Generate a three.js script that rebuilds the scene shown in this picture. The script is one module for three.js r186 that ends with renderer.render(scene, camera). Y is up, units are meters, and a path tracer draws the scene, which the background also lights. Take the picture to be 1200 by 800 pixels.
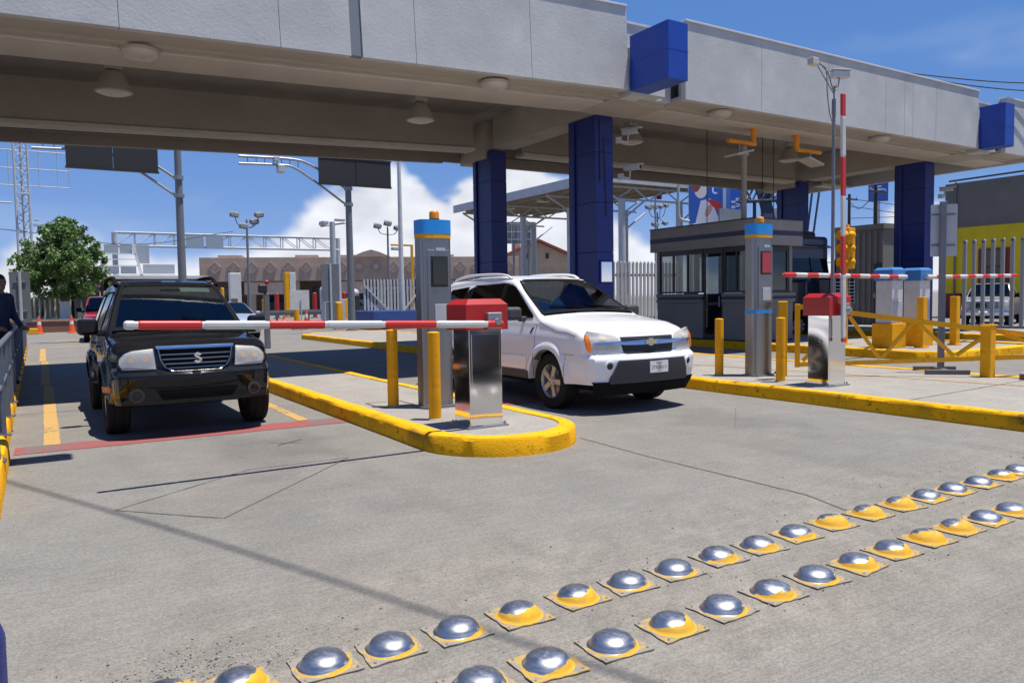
import * as THREE from 'three';
import { mergeGeometries, mergeVertices, toCreasedNormals } from 'three/addons/utils/BufferGeometryUtils.js';
import { RoundedBoxGeometry } from 'three/addons/geometries/RoundedBoxGeometry.js';
import { MarchingCubes } from 'three/addons/objects/MarchingCubes.js';

// ------------------------------------------------------------------ camera, sky, sun, exposure
const scene = new THREE.Scene();
const camera = new THREE.PerspectiveCamera(47.92, 1024 / 682, 0.05, 1500);
camera.position.set(0, 1.45, 0);
camera.rotation.order = 'YXZ';
camera.rotation.set(-0.05728, -0.55368, -0.01544);
const renderer = new THREE.WebGLRenderer({ antialias: true });
renderer.toneMapping = THREE.LinearToneMapping;
renderer.toneMappingExposure = 1.3;
renderer.shadowMap.enabled = true;

const sunDir = new THREE.Vector3(0.17, 1, 0.15).normalize();
const sun = new THREE.DirectionalLight(new THREE.Color(1.0, 0.95, 0.87), 5);
sun.position.copy(sunDir).multiplyScalar(90).add(new THREE.Vector3(12, 0, -20));
sun.target.position.set(12, 0, -20);
sun.castShadow = true; sun.shadow.radius = 1; sun.shadow.mapSize.set(4096, 4096);
Object.assign(sun.shadow.camera, { left: -50, right: 60, top: 60, bottom: -60, near: 1, far: 250 });
scene.add(sun, sun.target);

const clamp = (x, a, b) => Math.min(b, Math.max(a, x)), lerp = (a, b, t) => a + (b - a) * t;
const sstep = (a, b, x) => { const t = clamp((x - a) / (b - a), 0, 1); return t * t * (3 - 2 * t); };
function rng(s) { return () => { s |= 0; s = s + 0x6D2B79F5 | 0; let t = Math.imul(s ^ s >>> 15, 1 | s); t = t + Math.imul(t ^ t >>> 7, 61 | t) ^ t; return ((t ^ t >>> 14) >>> 0) / 4294967296; }; }
const hash = (x, y, s) => { let h = Math.imul(x | 0, 374761393) + Math.imul(y | 0, 668265263) + Math.imul(s | 0, 144665) | 0; h = Math.imul(h ^ h >>> 13, 1274126177); return ((h ^ h >>> 16) >>> 0) / 4294967296; };
// value noise; p > 0 makes it repeat every p cells
function vnoise(x, y, s = 0, p = 0) {
  const xi = Math.floor(x), yi = Math.floor(y), fx = x - xi, fy = y - yi, u = fx * fx * (3 - 2 * fx), v = fy * fy * (3 - 2 * fy);
  const w = (a) => p ? ((a % p) + p) % p : a, x0 = w(xi), x1 = w(xi + 1), y0 = w(yi), y1 = w(yi + 1);
  return lerp(lerp(hash(x0, y0, s), hash(x1, y0, s), u), lerp(hash(x0, y1, s), hash(x1, y1, s), u), v);
}
function fbm(x, y, oct = 4, s = 0, p = 0) { let a = 0, k = .5, n = 0; for (let i = 0; i < oct; i++) { a += k * vnoise(x, y, s + i * 17, p); n += k; x *= 2; y *= 2; p *= 2; k *= .5; } return a / n; }

{ // sky: clear blue with a bank of cumulus low over the horizon
  const W = 2048, H = 1024, d = new Float32Array(W * H * 4);
  for (let j = 0; j < H; j++) {
    const el = ((j + .5) / H - .5) * Math.PI, e = Math.max(0, el);
    for (let i = 0; i < W; i++) {
      const az = ((i + .5) / W - .5) * 2 * Math.PI;
      const t = Math.pow(clamp(e / 1.2, 0, 1), .55), k = Math.exp(-e / .075);
      let r = lerp(.17, .035, t) + .30 * k, g = lerp(.37, .125, t) + .26 * k, b = lerp(.79, .42, t) + .14 * k;
      if (el < .62) {
        const deg = el * 57.3, ad = az * 57.3;
        // the cumulus bank reaches higher in two spans of the horizon
        const bank = Math.exp(-Math.pow((ad + 57) / 9, 2)) * 7.6 + Math.exp(-Math.pow((ad + 70) / 8, 2)) * 4.6 + Math.exp(-Math.pow((ad + 89) / 5, 2)) * 2.2 + Math.exp(-Math.pow((ad + 31) / 4, 2)) * 3.5 + 3.6 * fbm(ad / 23 + 40, 3.3, 2, 5) + Math.exp(-Math.pow((ad + 175) / 30, 2)) * 6;
        const px = ad / 4.2, py = deg / 2.6, f = fbm(px, py, 6, 11), f2 = fbm(px * 1.7 + 9, py * 1.7, 5, 23);
        const h = bank * (.55 + .9 * f) - deg * (0.95);
        let c = sstep(-0.4, 1.1, h) * sstep(.24, .47, f * .62 + f2 * .38 + .10 * clamp(h, 0, 3) - .02);
        c *= sstep(-1.5, .8, deg) * .96;
        const lit = clamp(.90 + .45 * (f2 - .5) + .30 * (f - fbm(px + .15, py + .7, 5, 11)), .62, 1.06);
        r = lerp(r, .93 * lit, c); g = lerp(g, .95 * lit, c); b = lerp(b, .99 * lit + .02, c);
        const ci = sstep(.55, .8, fbm(ad / 16 + 3, deg / 5, 5, 71)) * .22 * sstep(26, 14, deg); r = lerp(r, .72, ci); g = lerp(g, .80, ci); b = lerp(b, .92, ci);
      }
      if (el < 0) { r = .42; g = .42; b = .42; }
      const o = (j * W + i) * 4; d[o] = r * .77; d[o + 1] = g * .77; d[o + 2] = b * .77; d[o + 3] = 1;
    }
  }
  const t = new THREE.DataTexture(d, W, H, THREE.RGBAFormat, THREE.FloatType);
  t.mapping = THREE.EquirectangularReflectionMapping; t.magFilter = t.minFilter = THREE.LinearFilter; t.needsUpdate = true;
  scene.background = t; scene.environment = t;
}

// ------------------------------------------------------------------ helpers
const used = new Map();
function numbered(n) { const k = (used.get(n) ?? -1) + 1; used.set(n, k); return k ? `${n}_${String(k).padStart(3, '0')}` : n; }
const V3 = (x, y, z) => new THREE.Vector3(x, y, z);
function thing(name, label, category, [x, y, z] = [0, 0, 0], turn = 0, group) {
  const o = new THREE.Group(); o.name = numbered(name); o.position.set(x, y, z); o.rotation.y = turn; scene.add(o);
  o.userData = { label, category }; if (group) o.userData.group = group; return o;
}
function structure(name, label, category) { const o = new THREE.Group(); o.name = numbered(name); o.userData = { kind: 'structure', label, category }; scene.add(o); return o; }
function clean(g) { g = g.index ? g.toNonIndexed() : g; for (const k of Object.keys(g.attributes)) if (!['position', 'normal', 'uv', 'color'].includes(k)) g.deleteAttribute(k); if (!g.attributes.uv) g.setAttribute('uv', new THREE.BufferAttribute(new Float32Array(g.attributes.position.count * 2), 2)); if (!g.attributes.normal) g.computeVertexNormals(); return g; }
function join(gs) { gs = gs.flat(Infinity); return gs.length === 1 ? gs[0] : mergeGeometries(gs.map(clean)); }
// uv in metres from the dominant axis of each face
function uvm(g, s = 1) {
  g = clean(g); const p = g.attributes.position, n = g.attributes.normal, uv = g.attributes.uv;
  for (let i = 0; i < p.count; i += 3) {
    let a = 0, b = 0, c = 0; for (let k = 0; k < 3; k++) { a += n.getX(i + k); b += n.getY(i + k); c += n.getZ(i + k); }
    a = Math.abs(a); b = Math.abs(b); c = Math.abs(c);
    for (let k = i; k < i + 3; k++) { const x = p.getX(k), y = p.getY(k), z = p.getZ(k); if (b >= a && b >= c) uv.setXY(k, x * s, z * s); else if (a >= c) uv.setXY(k, z * s, y * s); else uv.setXY(k, x * s, y * s); }
  }
  return g;
}
function obj(name, geos, material, parent = scene, label) {
  const g = Array.isArray(geos) ? join(geos) : geos, m = new THREE.Mesh(material.userData.metres ? uvm(g) : g, material);
  m.name = parent === scene ? numbered(name) : name; m.castShadow = m.receiveShadow = true; parent.add(m);
  if (label) m.userData.label = label; return m;
}
function tag(o, label, category, group) { Object.assign(o.userData, { label, category }); if (group) o.userData.group = group; return o; }
const at = (g, x, y, z, rx = 0, ry = 0, rz = 0) => g.applyMatrix4(new THREE.Matrix4().compose(V3(x, y, z), new THREE.Quaternion().setFromEuler(new THREE.Euler(rx, ry, rz)), V3(1, 1, 1)));
// box by its extents; chamfered where r > 0
const ext = (x0, x1, y0, y1, z0, z1, r = 0) => at(r ? new RoundedBoxGeometry(x1 - x0, y1 - y0, z1 - z0, 2, r) : new THREE.BoxGeometry(x1 - x0, y1 - y0, z1 - z0), (x0 + x1) / 2, (y0 + y1) / 2, (z0 + z1) / 2);
const box = (w, h, d, x = 0, y = 0, z = 0, r = 0) => ext(x - w / 2, x + w / 2, y, y + h, z - d / 2, z + d / 2, r);
const cyl = (r0, r1, h, x = 0, y = 0, z = 0, seg = 20) => at(new THREE.CylinderGeometry(r1, r0, h, seg), x, y + h / 2, z);
function rod(a, b, r, seg = 8, r2 = r) { a = V3(...a); b = V3(...b); const d = b.clone().sub(a), g = new THREE.CylinderGeometry(r2, r, d.length(), seg); g.applyQuaternion(new THREE.Quaternion().setFromUnitVectors(V3(0, 1, 0), d.clone().normalize())); return g.translate((a.x + b.x) / 2, (a.y + b.y) / 2, (a.z + b.z) / 2); }
function bar(a, b, w, h) { a = V3(...a); b = V3(...b); const d = b.clone().sub(a), g = new THREE.BoxGeometry(w, h, d.length()); const m = new THREE.Matrix4().lookAt(V3(0, 0, 0), d.clone().negate(), V3(0, 1, 0)); return g.applyMatrix4(m).translate((a.x + b.x) / 2, (a.y + b.y) / 2, (a.z + b.z) / 2); }
const tube = (pts, r, seg = 24, rs = 6) => new THREE.TubeGeometry(new THREE.CatmullRomCurve3(pts.map((p) => V3(...p)), false, 'catmullrom', .5), seg, r, rs);
const lathe = (pts, seg = 24) => new THREE.LatheGeometry(pts.map(([x, y]) => new THREE.Vector2(x, y)), seg);
function plate(pts, depth, bevel = 0) { const s = new THREE.Shape(pts.map(([x, y]) => new THREE.Vector2(x, y))); return new THREE.ExtrudeGeometry(s, { depth, bevelEnabled: bevel > 0, bevelSize: bevel, bevelThickness: bevel, bevelSegments: 2, curveSegments: 10 }); }
const ORD = ['first', 'second', 'third', 'fourth', 'fifth', 'sixth', 'seventh', 'eighth', 'ninth', 'tenth', 'eleventh', 'twelfth', 'thirteenth', 'fourteenth', 'fifteenth', 'sixteenth', 'seventeenth', 'eighteenth', 'nineteenth', 'twentieth'];

// ------------------------------------------------------------------ textures and materials
function tex(size, fn, srgb, repeatMetres, h = size) {
  const d = new Uint8Array(size * h * 4);
  for (let j = 0; j < h; j++) for (let i = 0; i < size; i++) { const c = fn(i / size, j / h, i, j), o = (j * size + i) * 4; d[o] = clamp(c[0] * 255, 0, 255); d[o + 1] = clamp((c[1] ?? c[0]) * 255, 0, 255); d[o + 2] = clamp((c[2] ?? c[0]) * 255, 0, 255); d[o + 3] = 255; }
  const t = new THREE.DataTexture(d, size, h); t.wrapS = t.wrapT = THREE.RepeatWrapping; t.magFilter = THREE.LinearFilter; t.minFilter = THREE.LinearMipmapLinearFilter;
  if (srgb) t.colorSpace = THREE.SRGBColorSpace; if (repeatMetres) t.repeat.set(1 / repeatMetres, 1 / repeatMetres); t.needsUpdate = true; return t;
}
function canvasTex(w, h, draw) { const c = document.createElement('canvas'); c.width = w; c.height = h; const x = c.getContext('2d'); draw(x, w, h); const t = new THREE.CanvasTexture(c); t.colorSpace = THREE.SRGBColorSpace; return t; }
const C = (r, g, b) => new THREE.Color().setRGB(r, g, b);
function M(name, color, rough, o = {}) { const { metres, ...rest } = o; const m = new (rest.transmission || rest.clearcoat || rest.specularIntensity !== undefined ? THREE.MeshPhysicalMaterial : THREE.MeshStandardMaterial)({ name, color: Array.isArray(color) ? C(...color) : color, roughness: rough, ...rest }); if (metres) m.userData.metres = true; return m; }

// worn concrete: sand grain, exposed aggregate, faint broom lines
const grains = tex(1024, (u, v, i, j) => {
  const a = fbm(u * 8, v * 8, 5, 3, 8), b = hash(i, j, 9), c = vnoise(u * 256, v * 256, 4, 256), br = vnoise(u * 10, v * 340, 8, 340);
  let k = .80 + .09 * (a - .5) + .16 * (b - .5) + .18 * (c - .5) + .07 * (br - .5);
  if (c > .86 && b > .3) k -= .22 * b; if (c < .1) k += .08;
  return [k, k * .99, k * .965];
}, true, 2.3);
const grainBump = tex(1024, (u, v, i, j) => { const c = vnoise(u * 256, v * 256, 4, 256), a = fbm(u * 32, v * 32, 4, 6, 32); return [.4 * c + .35 * a + .25 * hash(i, j, 2)]; }, false, 2.3);
const stuccoBump = tex(512, (u, v, i, j) => [.6 * fbm(u * 12, v * 26, 5, 31, 2) * 0 + .65 * fbm(u * 8, v * 8, 5, 31, 8) + .35 * vnoise(u * 64, v * 64, 7, 64)], false, 1.6);
const blotch = tex(512, (u, v, i, j) => { const a = fbm(u * 4, v * 4, 6, 51, 4), b = hash(i, j, 4); const k = .90 + .16 * (a - .5) + .05 * (b - .5); return [k]; }, true, 3.1);
const paintWear = tex(512, (u, v, i, j) => { const a = fbm(u * 6, v * 6, 6, 91, 6), f = fbm(u * 24, v * 24, 4, 17, 24), b = hash(i, j, 6); let k = .93 + .13 * (a - .5) + .06 * (b - .5); const d = sstep(.62, .74, a * .6 + f * .4); return [lerp(k, k * .90, d), lerp(k, k * .89, d), lerp(k, k * .92, d)]; }, true, 1.1);
const kerbWear = tex(1024, (u, v, i, j) => { const a = fbm(u * 5, v * 5, 6, 191, 5), f = fbm(u * 40, v * 40, 4, 117, 40), b = hash(i, j, 6); let k = .93 + .14 * (a - .5) + .08 * (b - .5), c = [k, k, k]; const d = sstep(.57, .66, a * .62 + f * .38) * .6, e = sstep(.74, .77, f) * .6; c = [lerp(c[0], .74, d * .6), lerp(c[1], .70, d * .6), lerp(c[2], 1.1, d * .3)]; return [lerp(c[0], .5, e), lerp(c[1], .58, e), lerp(c[2], 1, e)]; }, true, 1.7);
const wornPaint = (r, g, b, s, wear) => tex(512, (u, v, i, j) => { const a = fbm(u * 5, v * 5, 5, s, 5), f = vnoise(u * 128, v * 128, s + 1, 128), q = sstep(wear - .07, wear + .07, a * .72 + f * .28), k = .94 + .16 * (hash(i, j, s) - .5); return [lerp(r, .47, q) * k, lerp(g, .46, q) * k, lerp(b, .45, q) * k]; }, true, 2.9);
const brushed = tex(512, (u, v, i, j) => [.90 + .10 * (vnoise(u * 200, v * 5, 3, 200) - .5) + .05 * (hash(i, j >> 5, 5) - .5)], false, .8);
const smudge = tex(512, (u, v, i, j) => { const a = fbm(u * 6, v * 6, 5, 33, 6); return [.3 + .7 * sstep(.35, .75, a)]; }, false, .7);

const mat = {
  concrete: M('road concrete', [.312, .300, .284], .93, { map: grains, bumpMap: grainBump, bumpScale: .004, metres: true, vertexColors: true }),
  slab: M('island concrete', [.47, .445, .415], .93, { map: grains, bumpMap: grainBump, bumpScale: .002, metres: true }),
  kerb: M('yellow kerb paint', [.95, .46, .006], .8, { specularIntensity: .4, map: kerbWear, bumpMap: grainBump, bumpScale: .004, metres: true }),
  yellow: M('yellow steel paint', [.95, .44, .006], .5, { specularIntensity: .5, map: paintWear, metres: true }),
  hairline: M('fine crack', [.13, .122, .115], .95),
  lineYellow: M('worn yellow road paint', [.80, .80, .80], .9, { map: wornPaint(.82, .66, .38, 431, .66), metres: true }),
  lineRed: M('worn red road paint', [.80, .80, .80], .9, { map: wornPaint(.66, .35, .34, 401, .645), metres: true }),
  sealant: M('dark joint sealant', [.075, .07, .065], .9),
  stucco: M('grey stucco', [.64, .645, .635], .9, { map: blotch, bumpMap: stuccoBump, bumpScale: .0035, metres: true }),
  strip: M('slate grey joint plate', [.20, .22, .25], .6),
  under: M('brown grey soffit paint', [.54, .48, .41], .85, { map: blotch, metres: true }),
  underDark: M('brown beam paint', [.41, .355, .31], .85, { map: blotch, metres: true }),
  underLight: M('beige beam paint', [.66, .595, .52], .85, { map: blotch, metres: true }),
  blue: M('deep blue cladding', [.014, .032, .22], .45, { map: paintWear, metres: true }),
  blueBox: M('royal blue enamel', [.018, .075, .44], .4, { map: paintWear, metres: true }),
  steel: M('galvanised steel', [.42, .43, .44], .5, { metalness: .75, map: paintWear, metres: true }),
  greySteel: M('grey painted steel', [.20, .215, .235], .5, { map: paintWear, metres: true }),
  paleSteel: M('pale grey painted steel', [.55, .57, .6], .5, { map: paintWear, metres: true }),
  white: M('white enamel', [.72, .72, .71], .4, { map: paintWear, metres: true }),
  black: M('black rubber', [.018, .018, .019], .75),
  blackMetal: M('dark panel', [.030, .028, .027], .6),
  kiosk: M('brushed stainless', [.30, .295, .29], .42, { metalness: 1, roughnessMap: brushed, metres: true }),
  mirror: M('polished stainless', [.80, .80, .81], .085, { metalness: 1 }),
  cyan: M('bright blue enamel', [.02, .33, .86], .4, { map: paintWear, metres: true }),
  skyBlue: M('light blue cap', [.06, .24, .58], .45, { map: paintWear, metres: true }),
  amberLens: M('amber lens', [.85, .25, .012], .25),
  red: M('red enamel', [.52, .022, .018], .32, { map: paintWear, metres: true }),
  redTape: M('red reflective tape', [.60, .028, .022], .4),
  whiteTape: M('white arm paint', [.68, .675, .645], .42, { map: paintWear, metres: true }),
  glassDark: M('dark screen glass', [.02, .022, .025], .08),
  redScreen: M('red display glass', [.42, .04, .05], .2),
  orange: M('orange plastic', [.72, .10, .015], .55),
  rust: M('grey ballast steel', [.16, .165, .175], .6, { metalness: .3, map: paintWear, metres: true }),
};

// ------------------------------------------------------------------ ground, islands, paint
const R0 = rng(7);
{ // one concrete sheet, finer where the camera is near
  const line = (a) => { const o = []; for (const [s, e, d] of a) for (let x = s; x < e - 1e-6; x += d) o.push(x); o.push(a.at(-1)[1]); return o; };
  const xs = line([[-400, -40, 60], [-40, -6, 4], [-6, -1.5, .5], [-1.5, 9, .08], [9, 14, .25], [14, 40, 2], [40, 400, 60]]);
  const zs = line([[-500, -80, 60], [-80, -32, 4], [-32, -14, .5], [-14, -8, .16], [-8, -1, .08], [-1, 6, .5], [6, 60, 9], [60, 400, 85]]);
  const pos = [], col = [], idx = [], n = xs.length;
  for (const z of zs) for (const x of xs) {
    pos.push(x, 0, z);
    let k = 1 + .09 * (fbm(x * .35 + 50, z * .35 + 50, 4, 61) - .5) + .05 * (fbm(x * 1.7 + 20, z * 1.7 + 90, 4, 62) - .5);
    // oil and rubber stains where cars stop in each lane
    for (const [cx, cz, rx, rz, a] of [[1.9, -7.6, .8, 1.3, .22], [1.6, -5.6, .9, 1.2, .08], [6.7, -6.2, .9, 1.1, .18], [6.4, -4.3, 1.0, 1.0, .07], [.65, -6.2, .16, 4, .07], [2.35, -6.0, .16, 4, .07], [5.75, -4.5, .16, 3, .06], [7.35, -4.5, .16, 3, .06]]) {
      const q = Math.hypot((x - cx) / rx, (z - cz) / rz) + 1.1 * (fbm(x * 2.4 + 7, z * 2.4 + 31, 5, 63) - .5); k *= 1 - a * sstep(1.05, .35, q);
    }
    // scoured aggregate round the studs
    const w = sstep(1.15, .5, Math.abs(z + 2.8) + .9 * (fbm(x * 1.3, z * 1.3, 4, 66) - .5)), sp = hash(Math.round(x * 50), Math.round(z * 50), 3);
    k *= 1 + w * (.05 + .22 * (sp - .5));
    const warm = 1 + .05 * (fbm(x * .6 + 9, z * .6 + 4, 3, 67) - .5) + .02 * w;
    col.push(k * warm, k, k * (2 - warm) * .995);
  }
  for (let j = 0; j < zs.length - 1; j++) for (let i = 0; i < n - 1; i++) { const a = j * n + i; idx.push(a, a + n, a + 1, a + 1, a + n, a + n + 1); }
  const g = new THREE.BufferGeometry(); g.setAttribute('position', new THREE.Float32BufferAttribute(pos, 3)); g.setAttribute('color', new THREE.Float32BufferAttribute(col, 3)); g.setIndex(idx); g.computeVertexNormals();
  const m = obj('ground', g, mat.concrete); tag(m, 'worn grey concrete roadway of the toll plaza', 'ground'); m.userData.kind = 'structure';
}
// thin ribbon lying on a surface, with a wavering edge
function ribbon(pts, w, y, wob = .15, step = .06, s = 1) {
  const c = new THREE.CatmullRomCurve3(pts.map(([x, z]) => V3(x, y, z)), false, 'catmullrom', .02), L = c.getLength(), n = Math.max(2, Math.round(L / step)), pos = [], idx = [];
  for (let i = 0; i <= n; i++) { const p = c.getPointAt(i / n), t = c.getTangentAt(i / n), k0 = w / 2 * (1 + wob * (vnoise(i * .7, 3, s) - .5) * 2), k1 = w / 2 * (1 + wob * (vnoise(i * .7, 9, s) - .5) * 2); pos.push(p.x - t.z * k0, y, p.z + t.x * k0, p.x + t.z * k1, y, p.z - t.x * k1); if (i) { const a = i * 2; idx.push(a - 2, a - 1, a, a, a - 1, a + 1); } }
  const g = new THREE.BufferGeometry(); g.setAttribute('position', new THREE.Float32BufferAttribute(pos, 3)); g.setIndex(idx); g.computeVertexNormals(); return g;
}
const marks = structure('road_markings', 'painted lines and saw cut joints on the concrete', 'road markings');
obj('stop_line', ribbon([[-.25, -9.0], [3.09, -8.94]], .44, .004, .06), mat.lineRed, marks, 'worn red stop line across the left lane');
obj('stop_line', ribbon([[4.73, -9.0], [8.48, -9.0]], .44, .004, .06), mat.lineRed, marks, 'red stop line under the white SUV');
for (const z0 of [-9.2, -16, -23]) { obj('lane_line', ribbon([[.08, z0], [.12, Math.max(z0 - 6.7, -29.5)]], .15, .004, .08), mat.lineYellow, marks); obj('lane_line', ribbon([[2.7, z0], [2.72, Math.max(z0 - 6.7, -29.5)]], .13, .004, .1), mat.lineYellow, marks); }
obj('cross_line', ribbon([[-.2, -30.5], [3, -30.4]], .35, .004, .1), mat.lineYellow, marks); obj('cross_line', ribbon([[.6, -35.5], [6, -35.2]], .5, .004, .3), mat.lineYellow, marks);
for (const [pts, w] of [[[[.411, -6.0], [1.5, -6.78], [2.386, -6.76]], .011], [[[.411, -6.0], [1.01, -5.35], [2.386, -6.76]], .013], [[[4.69, -6.285], [4.63, -5.18], [4.65, -3.53], [4.52, -3.1]], .016], [[[7.52, -6.77], [6.45, -5.81]], .012],
  [[[-.25, -12.0], [3.08, -11.95]], .02], [[[-.25, -24.1], [3.05, -24.0]], .03], [[[2.0, -7.75], [2.3, -7.95]], .02], [[[1.95, -7.95], [2.25, -7.75]], .016]]) obj('saw_cut', ribbon(pts, w, .004, .5, .04, pts[0][0] * 9 | 0), w > .018 ? mat.sealant : mat.hairline, marks);

// kerb stones: a profile swept along the outer edge of an island
const kerbMat = mat.kerb.clone(); kerbMat.vertexColors = true; kerbMat.userData.metres = true;
function kerb(path, parent, { w = .17, h = .18, stain, inward = 1 } = {}) {
  const prof = [[0, -.02], [.006, h - .035], [.022, h - .010], [.05, h], [w, h - .004], [w, .02]];
  const c = new THREE.CatmullRomCurve3(path.map(([x, z]) => V3(x, 0, z)), false, 'catmullrom', .0), L = c.getLength(), n = Math.max(2, Math.round(L / .05)), pos = [], col = [], idx = [], m = prof.length;
  for (let i = 0; i <= n; i++) {
    const p = c.getPointAt(i / n), t = c.getTangentAt(i / n), nx = t.z * inward, nz = -t.x * inward;
    prof.forEach(([a, y], k) => {
      const wb = .006 * (fbm(p.x * 3 + p.z * 2.1, k * .9, 3, 77) - .5) * 2, x = p.x + nx * (a + wb), z = p.z + nz * (a + wb), yy = y + (k > 1 && k < 5 ? .007 * (fbm(p.x * 2.3 + p.z * 2.3, 5 + k, 3, 78) - .5) * 2 : 0);
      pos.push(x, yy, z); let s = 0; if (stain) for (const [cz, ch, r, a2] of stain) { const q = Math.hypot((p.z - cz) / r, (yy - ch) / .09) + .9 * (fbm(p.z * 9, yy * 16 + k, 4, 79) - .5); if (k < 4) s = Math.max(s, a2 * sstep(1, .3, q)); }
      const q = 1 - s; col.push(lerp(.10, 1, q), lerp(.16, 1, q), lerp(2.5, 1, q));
    });
  }
  for (let i = 0; i < n; i++) for (let k = 0; k < m - 1; k++) { const a = i * m + k; inward > 0 ? idx.push(a, a + m, a + 1, a + 1, a + m, a + m + 1) : idx.push(a, a + 1, a + m, a + 1, a + m + 1, a + m); }
  for (const b of [0, n * m]) for (let k = 1; k < m - 1; k++) idx.push(b, b + k, b + k + 1);
  const g = new THREE.BufferGeometry(); g.setAttribute('position', new THREE.Float32BufferAttribute(pos, 3)); g.setAttribute('color', new THREE.Float32BufferAttribute(col, 3)); g.setIndex(idx);
  return obj('kerb_stone', toCreasedNormals(g, .6), kerbMat, parent);
}
function slabTop(pts, y, parent) { const s = new THREE.Shape(pts.map(([x, z]) => new THREE.Vector2(x, -z))); const g = new THREE.ExtrudeGeometry(s, { depth: y, bevelEnabled: false, curveSegments: 16 }); g.rotateX(-Math.PI / 2); return obj('paving', g, mat.slab, parent); }
const arc = (cx, cz, r, a0, a1, n = 14) => Array.from({ length: n + 1 }, (_, i) => { const a = lerp(a0, a1, i / n); return [cx + r * Math.cos(a), cz + r * Math.sin(a)]; });
{ // island between the two SUVs
  const s = structure('middle_island', 'yellow kerbed traffic island with rounded nose between the two SUVs', 'island');
  const xl = 3.10, xr = 4.72, zc = -6.66, r = .81;
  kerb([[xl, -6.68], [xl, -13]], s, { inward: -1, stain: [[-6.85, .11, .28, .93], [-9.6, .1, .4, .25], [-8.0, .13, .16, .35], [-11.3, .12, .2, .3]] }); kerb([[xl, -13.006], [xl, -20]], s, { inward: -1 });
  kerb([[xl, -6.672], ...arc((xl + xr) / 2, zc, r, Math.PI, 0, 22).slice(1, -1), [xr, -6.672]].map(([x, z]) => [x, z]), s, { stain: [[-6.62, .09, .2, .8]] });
  kerb([[xr, -6.68], [xr, -13]], s); kerb([[xr, -13.006], [xr, -20]], s); kerb([[xr, -20.006], [xl, -20.006]], s);
  slabTop([[xl + .1, -19.9], [xl + .1, zc], ...arc((xl + xr) / 2, zc, r - .1, Math.PI, 0), [xr - .1, -19.9]], .165, s);
  obj('floor_hatch', ribbon([[3.42, -9.0], [3.42, -8.5], [3.86, -8.5], [3.86, -9.0], [3.42, -9.0]], .018, .17, .2, .04), mat.sealant, s);
}
{ // broad island to the right
  const s = structure('right_island', 'broad raised concrete island with yellow kerb right of the white SUV', 'island');
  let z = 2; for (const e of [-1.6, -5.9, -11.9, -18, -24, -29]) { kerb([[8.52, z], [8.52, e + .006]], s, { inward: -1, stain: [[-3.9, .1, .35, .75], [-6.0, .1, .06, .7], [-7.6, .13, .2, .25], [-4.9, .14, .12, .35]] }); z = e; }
  kerb([[12.25, -29], [12.25, -14]], s, { inward: -1 }); kerb([[12.25, -13.99], [12.25, -4]], s, { inward: -1 }); kerb([[12.25, -3.99], [12.25, 2]], s, { inward: -1 });
  kerb([[8.52, -29.006], [9.3, -29.9], [12.25, -29.9]], s, { inward: -1 });
  slabTop([[8.62, 2], [8.62, -28.9], [9.35, -29.8], [12.15, -29.8], [12.15, 2]], .165, s);
  obj('thin_line', ribbon([[10.0, -11.2], [10.45, -9.1], [10.78, -7.46], [11.13, -5.07], [11.6, -2]], .07, .17, .2), mat.lineYellow, s);
  for (const zz of [-5.2, -9.9]) obj('saw_cut', ribbon([[8.7, zz], [12.08, zz - .2]], .012, .17, .4), mat.sealant, s);
}
{ // booth island
  const s = structure('booth_island', 'raised island with yellow kerb carrying the dark grey booth', 'island');
  kerb([[15.6, -26], [15.6, -16]], s); kerb([[15.6, -15.994], [15.6, -9.2], [15.75, -8.85], [16.1, -8.6], [19.3, -8.6], [19.7, -8.8], [19.8, -9.2], [19.8, -26]], s, { h: .2 });
  slabTop([[15.72, -26], [15.72, -9.2], [16.1, -8.75], [19.3, -8.75], [19.68, -9.2], [19.68, -26]], .165, s);
  const s2 = structure('far_right_island', 'raised island with yellow kerb under the far right blue columns', 'island');
  kerb([[23.4, -26], [23.4, -7]], s2); kerb([[23.4, -6.99], [27.4, -6.99]], s2); slabTop([[23.5, -26], [23.5, -7.1], [27.4, -7.1], [27.4, -26]], .165, s2);
}
{ // island with the railing on the far left
  const s = structure('left_island', 'raised island with yellow kerb at the left edge', 'island');
  kerb([[-.27, -6.2], [-.27, -8.6]], s, { inward: 1, h: .2, w: .2 }); for (const [a, b] of [[-8.61, -14], [-14.01, -20], [-20.01, -26], [-26.01, -30.5]]) kerb([[-.30, a], [-.30, b]], s, { inward: 1 });
  slabTop([[-.4, -6.3], [-.4, -30.4], [-4.5, -30.4], [-4.5, -6.3]], .165, s);
}

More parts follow.
